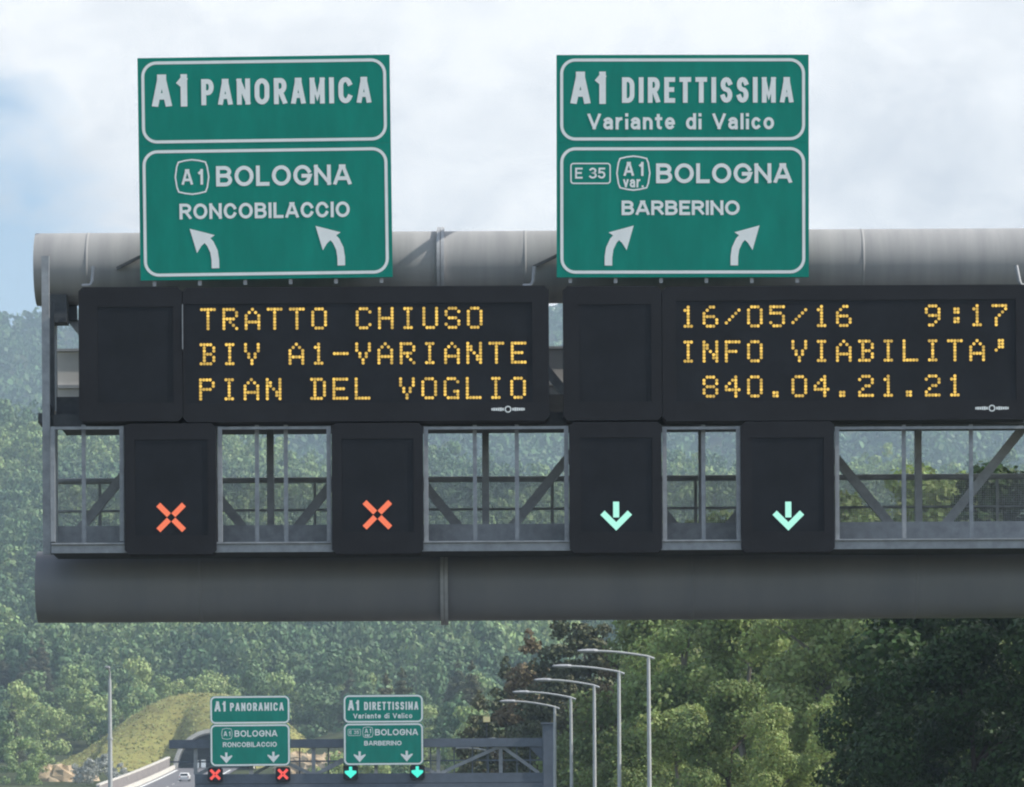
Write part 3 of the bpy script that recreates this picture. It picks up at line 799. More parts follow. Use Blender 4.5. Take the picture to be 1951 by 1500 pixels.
# ------------------------------------------------------------------ far gantry
Y2 = 254.5
def far_gantry():
    base = Vector((W(1046, 1500, Y2).x, Y2, float(road_z(Y2)) - .35))
    g = thing('sign_gantry', 'smaller far blue grey gantry with square trussed beam and stout end column', 'gantry', base)
    s = K * Y2
    xl, xr = W(322, 1430, Y2).x, base.x - .2
    zt0, zt1 = W(700, 1424, Y2).z, W(700, 1408, Y2).z
    zb0, zb1 = W(700, 1508, Y2).z, W(700, 1474, Y2).z
    mb = MB(); mb.box((xl, Y2, zt0), (xr, Y2 + .5, zt1)); mb.build('top_beam', M['blue_steel'], g)
    mb = MB(); mb.box((xl + 1.4, Y2 - .05, zb0 + .45), (xr, Y2 + .75, zb1)); mb.box((xl + 1.4, Y2 - .12, zb0), (xr, Y2 + .8, zb0 + .42)); mb.build('bottom_beam', M['blue_steel'], g)
    js = [372, 478, 597, 716, 835, 954, 1030]
    for i, px in enumerate(js):
        x = W(px, 1450, Y2).x
        if px < 1030:
            mb = MB(); mb.bar((x, Y2 + .3, zb1), (x, Y2 + .3, zt0), .2, .2); mb.build('truss_post', M['steel_mid'], g)
        if i < len(js) - 1:
            x2 = W(js[i + 1], 1450, Y2).x
            up = i % 2 == 0
            mb = MB(); mb.bar((x + .1, Y2 + .3, zt0 if i % 2 == 1 else zb1), (x2 - .1, Y2 + .3, zb1 if i % 2 == 1 else zt0), .18, .16)
            mb.build('brace', M['steel_mid'], g)
            if 3 > i > 0:
                mb = MB(); mb.bar((x + .1, Y2 + .5, zb1), (x + 1.6, Y2 + .5, zt0 - .6), .15, .12); mb.build('brace', M['steel_mid'], g)
    zm = (zt0 + zb1) / 2
    mb = MB(); mb.bar((xl, Y2 + .6, zm), (xr, Y2 + .6, zm), .08, .08); mb.build('guard_rail', M['blue_steel'], g)
    for px in (570, 625, 655, 820, 865, 900, 930, 985, 1010):
        x = W(px, 1450, Y2).x
        mb = MB(); mb.bar((x, Y2 + .6, zb1), (x, Y2 + .6, zt0), .07, .07); mb.build('rail_post', M['blue_steel'], g)
    mb = MB()
    zc0, zc1 = base.z, W(1046, 1372, Y2).z
    xa, xb = base.x - .33, base.x + .33
    mb.box((xa, Y2 - .2, zc0), (xb, Y2 + .9, zc1 - .25)); mb.add([], [])
    mb.build('column', M['blue_steel'], g, bevel=.04)
    mb = MB(); mb.box((xa - .1, Y2 - .3, zc1 - .246), (xb + .1, Y2 + 1.0, zc1 - .15)); mb.box((xa - .35, Y2 - .35, zc0), (xb + .35, Y2 + 1.05, zc0 + .3)); mb.build('column_cap', M['blue_steel'], g)
    for zz, dz in ((zt0, 1), (zb1, 1)):
        pass
    mb = MB(); mb.add([(xa - .75, Y2 + .1, zt0 - .004), (xa - .002, Y2 + .1, zt0 - .004), (xa - .002, Y2 + .1, zt0 - .8), (xa - .75, Y2 + .4, zt0 - .004), (xa - .002, Y2 + .4, zt0 - .004), (xa - .002, Y2 + .4, zt0 - .8)],
                      [(0, 2, 1), (3, 4, 5), (0, 3, 5, 2), (1, 2, 5, 4), (0, 1, 4, 3)]); mb.build('gusset_plate', M['blue_steel'], g)
far_gantry()
c = W(477, 1460, Y2 - .35)
direction_sign('small far green sign reading A1 PANORAMICA with two down arrows', c, -R(0.2), 'panoramica', [(-145, 52, 0), (140, 54, 0)], True, 'direction signs on the far gantry')
c = W(731, 1458, Y2 - .35)
direction_sign('small far green sign reading A1 DIRETTISSIMA with two down arrows', c, -R(0.1), 'direttissima', [(-145, 52, 0), (140, 54, 0)], True, 'direction signs on the far gantry')
far_l = [('far lane signal with red cross, under the tunnel side of its sign', 410, 1475, 0), ('far lane signal with red cross, second from the tunnel', 539, 1474, 0),
         ('far lane signal with cyan arrow, the one nearer the red crosses', 668, 1471, 1), ('far lane signal with cyan arrow, the one nearer the column', 795, 1470, 1)]
for lb, px, py, k in far_l:
    s = board('lane_signal', lb, 'lane signal', px - 14, py - 12.5, px + 14, py + 15, (px - 12, py - 11, px + 12, py + 13), .35, 'lane signals on the far gantry', Y2 - .4, .018, 'face', 3)
    if k == 0: cross_symbol(s, px, py + 1, Y2 - .4, 1.2, 12.5, 5.2, M['redled_far'])
    else:
        mb = MB(); q = K * Y2; o = W(px, py + 1, Y2 - .4)
        poly(mb, [(o.x + x * q, o.z + z * q) for x, z in ((-3, 11), (-3, 4), (-11, 3), (-11, -1), (0, -11), (11, -1), (11, 3), (3, 4), (3, 11))], Y2 - .4 + .008)
        mb.build('arrow', M['cyanled'], s)

# ------------------------------------------------------------------ lamp posts
def lamp_post(label, px, pytop, Y, arm_px, group='street lamps along the motorway', rise=11, rad=.086):
    t = W(px, pytop, Y)
    gz = float(ground(t.x, Y))
    root = thing('street_lamp', label, 'street lamp', (t.x, Y, gz), group)
    root.rotation_euler = (random.uniform(-.004, .004), random.uniform(-.004, .004), random.uniform(-.06, .06))
    mb = MB(); mb.tube([(t.x, Y, gz - .1), (t.x, Y, gz + (t.z - gz) * .5), (t.x, Y, t.z)], [rad * 1.35, rad * 1.1, rad * .85], 12); mb.build('pole', M['pole'], root)
    s = K * Y; n = 9
    L = arm_px * s
    pts = [(t.x + .25 * (1 if L else 0), Y, t.z - .08)] + [(t.x - L * .72 * i / n, Y, t.z + .02 + rise * s * (1 - (1 - i / n) ** 1.6)) for i in range(n + 1)]
    mb = MB(); mb.tube(pts, rad * .62, 8); mb.build('arm', M['pole'], root)
    e = pts[-1]
    mb = MB()
    prof = [(0, .06, .07), (.15, .13, .09), (L * .16, .16, .09), (L * .26, .13, .06), (L * .29, .05, .03)]
    vs = []; fs = []
    for d, hw, hh in prof:
        for a in range(8):
            vs.append((e[0] - d, Y + hw * math.cos(R(45 * a)), e[2] + hh * math.sin(R(45 * a)) + .01))
    for i in range(len(prof) - 1):
        for a in range(8): fs.append((i * 8 + a, i * 8 + (a + 1) % 8, (i + 1) * 8 + (a + 1) % 8, (i + 1) * 8 + a))
    fs += [tuple(range(7, -1, -1)), tuple(range((len(prof) - 1) * 8, len(prof) * 8))]
    mb.add(vs, fs); mb.build('lamp_head', M['steel_pale'], root)
    mb = MB(); mb.tube([(t.x, Y, gz - .05), (t.x, Y, gz + .25)], rad * 2.2, 12); mb.build('base', M['concrete'], root)
    return root
lamp_post('tallest street lamp of the row, farthest from the far gantry', 1237, 1252, 202, 134)
lamp_post('second tallest street lamp of the row before the dark trees', 1179, 1281, 214, 126)
lamp_post('middle street lamp of the five in a row', 1132, 1307, 228, 114)
lamp_post('street lamp just in front of the lamp beside the gantry column', 1089, 1330, 240, 110)
lamp_post('street lamp standing right at the far gantry column', 1056, 1348, 252, 104)
lamp_post('small distant street lamp seen through the far gantry, nearer the signs', 953, 1437, 330, 84)
lamp_post('small distant street lamp seen through the far gantry, nearer the column', 989, 1420, 315, 60)
# tall pole left of the road, its short head facing the camera
def left_pole():
    Y = 300; t = W(209, 1278, Y); gz = float(ground(t.x, Y))
    root = thing('street_lamp', 'tall pale pole with narrow top standing before the wooded hill', 'street lamp', (t.x, Y, gz))
    mb = MB(); zj = W(211, 1408, Y).z
    mb.tube([(t.x, Y, gz - .1), (t.x, Y, zj)], [.17, .14], 12); mb.tube([(t.x, Y, zj - .05), (t.x, Y, zj + .08)], .19, 12); mb.tube([(t.x, Y, zj), (t.x, Y, t.z - .6)], [.13, .1], 12); mb.build('pole', M['pole'], root)
    mb = MB(); mb.tube([(t.x, Y, t.z - .62), (t.x, Y, t.z - .1), (t.x, Y - 1.2, t.z + .1)], .06, 8); mb.build('arm', M['pole'], root)
    mb = MB(); mb.box((t.x - .14, Y - 1.9, t.z + .02), (t.x + .14, Y - 1.21, t.z + .17)); mb.build('lamp_head', M['steel_pale'], root, bevel=.04)
left_pole()

# ------------------------------------------------------------------ tunnel portal, mound, wall, car
YPT = 900.0
def portal():
    zr = float(road_z(YPT)); cx = -57.3; cz = zr - .1; r_in, r_out = 7.0, 7.75
    root = thing('tunnel_portal', 'tunnel mouth with pale concrete collar at the foot of the grassy mound', 'tunnel portal', (cx, YPT, zr))
    n = 28
    def ring(mb, ri, ro, ya, yb):
        vs = []
        for i in range(n + 1):
            a = math.pi * i / n
            for rr in (ri, ro):
                for y in (ya, yb):
                    vs.append((cx - rr * math.cos(a), y, cz + rr * math.sin(a) * .985))
        fs = []
        for i in range(n):
            a, b = i * 4, (i + 1) * 4
            fs += [(a, a + 2, b + 2, b), (a + 1, b + 1, b + 3, a + 3), (a, b, b + 1, a + 1), (a + 2, a + 3, b + 3, b + 2)]
        mb.add(vs, fs)
    mb = MB(); ring(mb, r_in, r_out, YPT - 1.2, YPT + 3); mb.build('collar', M['concrete'], root)
    mb = MB(); ring(mb, r_in + .05, r_in + .5, YPT + 3.01, YPT + 150); mb.build('tunnel_lining', M['lining'], root)
    mb = MB(); mb.box((cx - 8, YPT + 150.2, zr - 2), (cx + 8, YPT + 151, zr + 18)); mb.build('tunnel_end', M['lining'], root)
    return root
portal()

def mound():
    xs = np.linspace(-112, -18, 80); vs_ = np.linspace(0, 1, 44)
    ridge_pts = [(-112, 1500), (-96, 1468), (-87, 1425), (-78, 1362), (-74, 1338), (-69.7, 1323), (-64, 1318), (-58, 1322), (-50, 1345), (-44, 1395), (-36, 1455), (-26, 1480), (-18, 1510)]
    rx = [p[0] for p in ridge_pts]; ry = [p[1] for p in ridge_pts]
    V = []
    for v in vs_:
        for x in xs:
            # front foot of the mound: pulled back over the tunnel mouth
            over = float(sstep(8.8, 7.6, abs(x + 57.3)))
            yf = 872 + (YPT + 2.6 - 872) * float(sstep(30, 8.2, abs(x + 57.3)))
            zrd = float(road_z(yf))
            zf = zrd - 1.0 if x > -80 else zrd - 4
            if abs(x + 57.3) < 8.0: zf = max(zf, float(road_z(YPT)) - .1 + math.sqrt(max(0, 7.6 ** 2 - (x + 57.3) ** 2)) * .985 - .25)
            yr = 968.0
            zr_ = ZC + (HY - np.interp(x, rx, ry)) * K * yr
            if v <= .7:
                t = v / .7; Y = yf + (yr - yf) * t
                z = zf + (zr_ - zf) * (1 - (1 - t) ** 1.35)
            else:
                t = (v - .7) / .3; Y = yr + 70 * t; z = zr_ - 16 * t * t
            z += (.16 * math.sin(x * 1.3 + Y * .41) + .2 * math.sin(x * .37 - Y * .33) + .12 * math.sin(x * 2.9 + 2 * math.sin(Y * .5))) * min(1, v * 6)
            V.append((x, Y, z))
    c = len(xs); r = len(vs_)
    i = np.arange((r - 1) * (c - 1)); a = (i // (c - 1)) * c + i % (c - 1)
    q = np.stack([a, a + 1, a + c + 1, a + c], -1)
    o = np_mesh('grassy_mound', np.array(V), q, M['grass_dry'])
    o.data.polygons.foreach_set('use_smooth', np.ones(len(q), bool))
    tag(o, 'yellowish grassy mound above the tunnel mouth', 'mound', kind='structure')
    return V
MOUND = mound()

def wall_and_kerb():
    root = thing('retaining_wall', 'grey pink concrete wall with pale coping beside the tunnel road', 'wall', (-64.9, 820, float(road_z(820))))
    ys = list(range(740, 899, 6))
    def band(mb, xo, w, z0, z1):
        vs = []
        for y in ys:
            x = float(branch_x(y)) + xo; z = float(road_z(y))
            vs += [(x, y, z + z0), (x + w, y, z + z0), (x + w, y, z + z1), (x, y, z + z1)]
        fs = []
        for i in range(len(ys) - 1):
            a, b = 4 * i, 4 * i + 4
            fs += [(a + 1, b + 1, b + 2, a + 2), (a + 2, b + 2, b + 3, a + 3), (a + 3, b + 3, b, a), (a, b, b + 1, a + 1)]
        fs += [(0, 1, 2, 3), (4 * len(ys) - 1, 4 * len(ys) - 2, 4 * len(ys) - 3, 4 * len(ys) - 4)]
        mb.add(vs, fs)
    mb = MB(); band(mb, -7.4, .4, -1, 2.15); mb.build('wall_face', M['concrete_wall'], root)
    mb = MB(); band(mb, -7.5, .6, 2.153, 2.4); mb.build('coping', M['concrete'], root)
    k = thing('safety_barrier', 'low pale concrete barrier along the tunnel road edge', 'barrier', (-64.2, 820, float(road_z(820))))
    mb = MB(); band(mb, -6.4, .45, -.1, .75); mb.build('barrier_wall', M['concrete'], k)
wall_and_kerb()

def car():
    Y = 832; x = W(352, 1480, Y).x; z = float(road_z(Y)) + .02
    gr = math.atan(0.0253 + 7.2e-5 * (Y - 80))
    root = thing('car', 'small white car driving up towards the tunnel mouth', 'car', (x, Y, z), rot=(gr, 0, 0))
    prof = [(-2.0, .32), (-2.05, .8), (-1.95, 1.0), (-1.7, 1.42), (-.3, 1.5), (.55, 1.42), (1.15, .98), (2.0, .82), (2.1, .4), (2.0, .3)]
    def shell(mb, pr, hw):
        n = len(pr)
        mb.add([(x - hw(p), Y + p[0], z + p[1]) for p in pr] + [(x + hw(p), Y + p[0], z + p[1]) for p in pr],
               [tuple(range(n)), tuple(range(2 * n - 1, n - 1, -1))] + [(i, i + n, (i + 1) % n + n, (i + 1) % n) for i in range(n)])
    mb = MB(); shell(mb, prof, lambda p: .9 if p[1] < 1.1 else .72); mb.build('body', M['car_white'], root, bevel=.05)
    mb = MB(); mb.add([(x - .66, Y - 1.965, z + 1.02), (x + .66, Y - 1.965, z + 1.02), (x + .6, Y - 1.755, z + 1.38), (x - .6, Y - 1.755, z + 1.38)], [(0, 1, 2, 3)]); mb.build('rear_window', M['glass_dark'], root)
    for s in (-1, 1):
        mb = MB(); mb.box((x + s * .86, Y - 2.075, z + .72), (x + s * .66, Y - 2.045, z + .92)); mb.build('tail_lamp', M['tail'], root)
        for yy in (-1.3, 1.3):
            mb = MB(); mb.tube([(x + s * .72, Y + yy, z + .31), (x + s * .92, Y + yy, z + .31)], .31, 16); mb.build('wheel', M['rubber'], root)
car()

def marker(label, px0, py0, px1, py1, Y):
    a = W(px0, py0, Y); b = W(px1, py1, Y)
    g = float(road_z(Y))
    root = thing('marker_panel', label, 'marker', ((a.x + b.x) / 2, Y, g), 'white marker panels at the tunnel mouth')
    mb = MB(); mb.box((a.x, Y, max(b.z, g + .3)), (b.x, Y + .08, a.z)); mb.build('panel', M['white'], root)
    mb = MB(); cx = (a.x + b.x) / 2; mb.box((cx - .06, Y + .082, g), (cx + .06, Y + .16, a.z - .1)); mb.build('post', M['steel'], root)
marker('narrow white marker panel at the tunnel mouth', 374, 1449, 379, 1466, 893)
marker('broad white marker panel at the tunnel mouth beside the sign', 383, 1448, 392, 1466, 895)

def rock():
    """pale rock outcrops: heaps of faceted boulders"""
    def heap(label, cx, cy, Y, n, spread, seed):
        rg = random.Random(seed); c = W(cx, cy, Y)
        mb = MB()
        for k in range(n):
            p = Vector((c.x + rg.uniform(-1, 1) * spread[0], Y + rg.uniform(-.3, 1) * spread[1], c.z - abs(rg.gauss(0, 1)) * spread[2] - .4))
            r = rg.uniform(1.2, 3.0)
            vs = []; fs = []; na, nb = 9, 6
            for i in range(nb + 1):
                for j in range(na):
                    th = math.pi * i / nb; ph = 2 * math.pi * j / na
                    q = r * rg.uniform(.72, 1.15)
                    vs.append(p + Vector((q * math.sin(th) * math.cos(ph) * 1.2, q * math.sin(th) * math.sin(ph), q * math.cos(th) * .85)))
            for i in range(nb):
                for j in range(na): fs.append((i * na + j, i * na + (j + 1) % na, (i + 1) * na + (j + 1) % na, (i + 1) * na + j))
            mb.add(vs, fs)
        o = mb.build('rock_outcrop', M['rock'], loc=(c.x, Y, c.z - 3))
        tag(o, label, 'rock')
    heap('pale beige rock outcrop at the foot of the grassy mound', 124, 1474, 845, 60, (3.6, 4, 2.6), 3)
    heap('pale rock slope seen between the two far signs', 604, 1450, 850, 90, (6.5, 6, 3.0), 5)
rock()

# ------------------------------------------------------------------ trees
def leaf_quads(cent, nrm, size, rng):
    """one quad per centre; nrm = wanted facing"""
    n = len(cent)
    a = rng.normal(size=(n, 3)); u = np.cross(nrm, a); u /= np.linalg.norm(u, axis=1)[:, None] + 1e-9
    v = np.cross(nrm, u); v /= np.linalg.norm(v, axis=1)[:, None] + 1e-9
    s = size * rng.uniform(.6, 1.35, (n, 1)); asp = rng.uniform(.55, 1.0, (n, 1))
    u = u * s * .5; v = v * s * .5 * asp
    V = np.stack([cent - u, cent - v * 1.0, cent + u, cent + v], 1).reshape(-1, 3)
    return V

def crown_leaves(rng, blobs, per, size, jitter=.55, shell=.35):
    C, Nn = [], []
    for (x, y, z, rx, rz) in blobs:
        n = max(4, int(per * rx * rz))
        d = rng.normal(size=(n, 3)); d /= np.linalg.norm(d, axis=1)[:, None]
        rr = (1 - shell * rng.random((n, 1)) ** 1.5) * rng.uniform(.86, 1.12, (n, 1))
        C.append(np.array([[x, y, z]]) + d * rr * np.array([[rx, rx, rz]]))
        m = d + rng.normal(size=(n, 3)) * jitter; m /= np.linalg.norm(m, axis=1)[:, None]
        Nn.append(m)
    C = np.concatenate(C); Nn = np.concatenate(Nn)
    return leaf_quads(C, Nn, size, rng)

def broad_blobs(rng, H, Rr, z0=.10, nb=38, br=(.22, .36)):
    """leaf clumps filling an uneven egg-shaped crown"""
    out_ = []
    lean = rng.normal(size=2) * .06 * Rr
    k = 0
    while len(out_) < nb and k < nb * 20:
        k += 1
        t = rng.random() ** .85
        env = math.sin(math.pi * min(1, (t * .86 + .14))) ** .62
        env = max(env, .16)
        a = rng.random() * 2 * math.pi; q = math.sqrt(rng.random()) * .92 + .05
        bump = 1 + .22 * math.sin(3 * a + t * 5 + lean[0] * 9)
        r = env * Rr * q * bump
        s = rng.uniform(*br) * Rr * (1.15 - .35 * t)
        out_.append((math.cos(a) * r + lean[0] * t, math.sin(a) * r + lean[1] * t, H * (z0 + (1 - z0 - .06) * t), s, s * rng.uniform(.65, .95)))
    return out_

def pine_blobs(rng, H, Rr):
    """tufts of needles along whorls of branches, wide below and pointed above"""
    out_ = []
    lv = 13
    for i in range(lv):
        t = (i + rng.random() * .6) / lv
        rr = Rr * (1 - t) ** .75 * rng.uniform(.75, 1.12) + .2
        nb = max(3, int(10 * (1 - t) + 3))
        for j in range(nb):
            a = 2 * math.pi * (j + rng.random()) / nb
            for q in (.38, .82):
                q2 = q * rng.uniform(.85, 1.1); sz = (.34 if q < .5 else .27) * rr + .28
                out_.append((math.cos(a) * rr * q2, math.sin(a) * rr * q2, H * (.06 + .92 * t) - q2 * rr * .22 + rng.normal() * .2, sz, sz * .62))
    out_.append((0, 0, H * .97, .35, .7))
    return out_

def trunk_mesh(rng, H, r, limbs=7, top=.82):
    mb = MB()
    pts = [Vector((rng.normal() * .012 * H * i / 5, rng.normal() * .012 * H * i / 5, H * top * i / 6)) for i in range(7)]
    mb.tube(pts, [r * (1 - .8 * i / 6) for i in range(7)], 8)
    for k in range(limbs):
        i = 2 + k % 4; p = pts[i]; a = rng.random() * 6.28; L = H * rng.uniform(.10, .16)
        q = p + Vector((math.cos(a) * L * .5, math.sin(a) * L * .5, L * .45)); e = p + Vector((math.cos(a) * L, math.sin(a) * L, L * .8))
        mb.tube([p, q, e], [r * .42, r * .28, r * .1], 6)
    return mb

PROTO = {}
def make_proto(key, kind, H, Rr, per, size, seed, mat, bark):
    rng = np.random.default_rng(seed)
    bl = pine_blobs(rng, H, Rr) if kind == 'pine' else broad_blobs(rng, H, Rr, nb=kind)
    V = crown_leaves(rng, bl, per, size, .5)
    crown = bpy.data.meshes.new('crown')
    n = len(V) // 4
    crown.vertices.add(len(V)); crown.vertices.foreach_set('co', V.astype(np.float32).ravel())
    crown.loops.add(n * 4); crown.loops.foreach_set('vertex_index', np.arange(n * 4, dtype=np.int32))
    crown.polygons.add(n); crown.polygons.foreach_set('loop_start', np.arange(n, dtype=np.int32) * 4); crown.polygons.foreach_set('loop_total', np.full(n, 4, dtype=np.int32))
    crown.materials.append(mat); crown.update(calc_edges=True)
    tb = trunk_mesh(rng, H, .018 * H)
    tr = bpy.data.meshes.new('trunk'); tr.from_pydata(tb.v, [], tb.f); tr.materials.append(bark); tr.update()
    PROTO[key] = (H, Rr, crown, tr)

make_proto('light1', 46, 15, 4.6, 400, .25, 11, M['leaf_light'], M['bark_pale'])
make_proto('light2', 52, 15, 4.2, 400, .25, 12, M['leaf_light'], M['bark_pale'])
make_proto('mid1', 46, 15, 4.6, 400, .25, 13, M['leaf_mid'], M['bark'])
make_proto('mid2', 50, 15, 4.4, 400, .25, 14, M['leaf_mid'], M['bark'])
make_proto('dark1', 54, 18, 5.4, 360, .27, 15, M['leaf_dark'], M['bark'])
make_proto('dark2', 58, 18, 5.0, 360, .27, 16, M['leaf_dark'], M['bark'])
make_proto('pine1', 'pine', 16, 4.4, 300, .27, 17, M['needle'], M['bark'])
make_proto('pine2', 'pine', 16, 4.0, 300, .27, 18, M['needle'], M['bark'])
make_proto('pineb', 'pine', 16, 4.2, 300, .27, 19, M['needle_brown'], M['bark'])

def tree(name, label, key, px, pytop, Y, wpx=None, group='trees beside the motorway'):
    H, Rr, crown, tr = PROTO[key]
    t = W(px, pytop, Y); gz = float(ground(t.x, Y))
    h = t.z - gz
    sz = h / H; sx = sz * random.uniform(.95, 1.12)
    root = thing(name, label, 'tree', (t.x, Y, gz), group, (0, 0, random.uniform(0, 6.28)))
    root.scale = (sx, sx, sz)
    for nm, me in (('crown', crown), ('trunk', tr)):
        o = bpy.data.objects.new(nm, me); COL.objects.link(o); o.parent = root
    return root

TREES = [
 # dark conifers at the far end of the wood
 ('pine_tree', 'lowest dark conifer at the far end of the roadside wood', 'pine1', 915, 1318, 345, 105),
 ('pine_tree', 'dark conifer between the lowest conifer and the browned one', 'pine2', 962, 1255, 340, 110),
 ('pine_tree', 'browned reddish conifer at the end of the roadside wood', 'pineb', 1008, 1202, 330, 120),
 ('pine_tree', 'tall grey green conifer just behind the row of lamps', 'pine1', 1066, 1168, 320, 130),
 ('pine_tree', 'conifer behind the lamp arms, its top hidden by the tube', 'pine2', 1125, 1120, 315, 120),
 ('pine_tree', 'short dark conifer behind the far gantry column', 'pine1', 1010, 1330, 300, 110),
 ('pine_tree', 'broad dark conifer behind the street lamp poles', 'pine2', 1085, 1290, 290, 130),
 ('pine_tree', 'browned conifer behind the second tallest street lamp', 'pineb', 1160, 1250, 285, 110),
 # pale broadleaf trees
 ('broadleaf_tree', 'pale green tree behind the tallest street lamp', 'mid1', 1215, 1130, 275, 150),
 ('broadleaf_tree', 'green tree showing its top in the narrow gantry opening', 'mid2', 1385, 965, 300, 170),
 ('broadleaf_tree', 'light green tree hanging over the tallest street lamp', 'light1', 1300, 1105, 262, 170),
 ('broadleaf_tree', 'light green rounded tree in front of the lower tube', 'light2', 1425, 1090, 250, 180),
 ('broadleaf_tree', 'yellowish green tree with the brightest crown in the wood', 'light1', 1560, 1080, 235, 210),
 ('broadleaf_tree', 'low light green tree beside the tallest lamp pole', 'light2', 1290, 1330, 222, 150),
 ('broadleaf_tree', 'low mid green tree below the brightest crown', 'mid1', 1390, 1290, 215, 160),
 ('broadleaf_tree', 'low light green tree at the lower edge of the picture', 'light1', 1490, 1330, 205, 170),
 ('broadleaf_tree', 'low yellowish tree beside the dark trees', 'light2', 1605, 1310, 198, 170),
 ('broadleaf_tree', 'low mid green bushy tree behind the lamp bases', 'mid2', 1200, 1385, 232, 130),
 ('broadleaf_tree', 'pale tree whose top shows through the widest gantry opening', 'light1', 1705, 868, 240, 200),
 ('broadleaf_tree', 'light green tree seen between the two mullions of the widest opening', 'light2', 1800, 880, 232, 180),
 ('broadleaf_tree', 'mid green tree behind the diagonal brace in the widest opening', 'mid1', 1640, 930, 260, 170),
 ('broadleaf_tree', 'mid green tree beside the narrow gantry opening', 'mid2', 1490, 985, 285, 170),
 # dark broadleaf trees near at hand
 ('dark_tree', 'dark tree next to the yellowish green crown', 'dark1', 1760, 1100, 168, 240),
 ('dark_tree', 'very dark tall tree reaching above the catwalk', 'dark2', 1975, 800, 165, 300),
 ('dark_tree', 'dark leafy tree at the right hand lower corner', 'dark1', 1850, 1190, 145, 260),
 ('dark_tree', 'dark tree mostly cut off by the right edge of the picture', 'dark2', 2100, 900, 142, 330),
]
for a in TREES: tree(*a)

# ---- hillside: individual trees near the foot, the mass of the wood behind them as stuff
def hill_crown(rng, H, Rr, nq, size):
    bl = broad_blobs(rng, H, Rr, .12, 16, (.26, .46))
    tot = sum(b[3] * b[4] for b in bl)
    return crown_leaves(rng, bl, nq / tot, size, .28, .25)

HP = [hill_crown(np.random.default_rng(40 + i), 11, 4.3, 1500, .62) for i in range(4)]
HPM = {}
for key in ('leaf_hill', 'leaf_hill_pale', 'leaf_hill_deep'):
    HPM[key] = []
    for V in HP:
        me = bpy.data.meshes.new('hill_tree'); n = len(V) // 4
        me.vertices.add(len(V)); me.vertices.foreach_set('co', V.astype(np.float32).ravel())
        me.loops.add(n * 4); me.loops.foreach_set('vertex_index', np.arange(n * 4, dtype=np.int32))
        me.polygons.add(n); me.polygons.foreach_set('loop_start', np.arange(n, dtype=np.int32) * 4); me.polygons.foreach_set('loop_total', np.full(n, 4, dtype=np.int32))
        me.materials.append(M[key]); me.update(calc_edges=True); HPM[key].append(me)

def stand(X, Y):
    """stands of one kind of tree: 0 dark .. 1 pale, changing over some tens of metres"""
    v = math.sin(X / 19 + 1.3 * math.sin(Y / 47)) + math.sin(Y / 38 - X / 41 + 2) + .7 * math.sin(X / 9 + Y / 23)
    return min(1, max(0, .42 + v * .24))

def scatter(n, x0, x1, ya, yb, mind, rng):
    pts = []; cell = {}
    k = 0
    while len(pts) < n and k < n * 30:
        k += 1
        Y = math.sqrt(rng.uniform(ya * ya, yb * yb)); X = (rng.uniform(x0, x1) - HX) * K * Y
        cx, cy = int(X // mind), int(Y // mind)
        if any((X - p[0]) ** 2 + (Y - p[1]) ** 2 < mind * mind for a in (-1, 0, 1) for b in (-1, 0, 1) for p in cell.get((cx + a, cy + b), ())): continue
        cell.setdefault((cx, cy), []).append((X, Y)); pts.append((X, Y))
    return pts

rg = random.Random(21)
def in_mound(X, Y): return (-98 if Y < 935 else -80) < X < -30 and 840 < Y < 1030
near_pts = [p for p in scatter(520, -120, 1130, 640, 1180, 6.0, rg) if not in_mound(*p) and not (p[1] < 1010 and -100 < p[0] < -27)]
near_pts.sort(key=lambda p: p[1]); near_pts = near_pts[:285]
HL = {'leaf_hill': ('bushy mid green tree low on the wooded hillside behind the far signs', 'mid green trees at the foot of the hill'),
      'leaf_hill_pale': ('pale green tree low on the wooded hillside behind the far signs', 'pale trees at the foot of the hill'),
      'leaf_hill_deep': ('deep green tree low on the wooded hillside behind the far signs', 'deep green trees at the foot of the hill')}
for i, (X, Y) in enumerate(near_pts):
    st = stand(X, Y) + rg.uniform(-.25, .25); px = HX + X / (K * Y)
    if 235 < px < 480 and Y < 1110: st += .45
    key = 'leaf_hill_pale' if st > .68 else 'leaf_hill_deep' if st < .34 else 'leaf_hill'
    gz = float(ground(X, Y)) - .3
    if key == 'leaf_hill_deep' and rg.random() < .3:
        H_, R_, cm, tm = PROTO[('pine1', 'pine2')[i % 2]]
        o = thing('pine_tree', 'dark pointed conifer standing among the trees of the hillside', 'tree', (X, Y, gz), 'conifers on the hillside', (0, 0, rg.uniform(0, 6.28)))
        q = rg.uniform(.75, 1.1); o.scale = (q * .9, q * .9, q)
        for nm, me in (('crown', cm), ('trunk', tm)):
            c_ = bpy.data.objects.new(nm, me); COL.objects.link(c_); c_.parent = o
        continue
    o = bpy.data.objects.new('hill_tree', HPM[key][i % 4]); COL.objects.link(o)
    o.location = (X, Y, gz); o.rotation_euler = (0, 0, rg.uniform(0, 6.28))
    s = rg.uniform(.6, 1.25) * (.62 if Y < 1000 else 1) * (1.3 if key == 'leaf_hill_deep' else 1); o.scale = (s * rg.uniform(.9, 1.2), s * rg.uniform(.9, 1.2), s * rg.uniform(.85, 1.35))
    tag(o, HL[key][0], 'tree', HL[key][1])

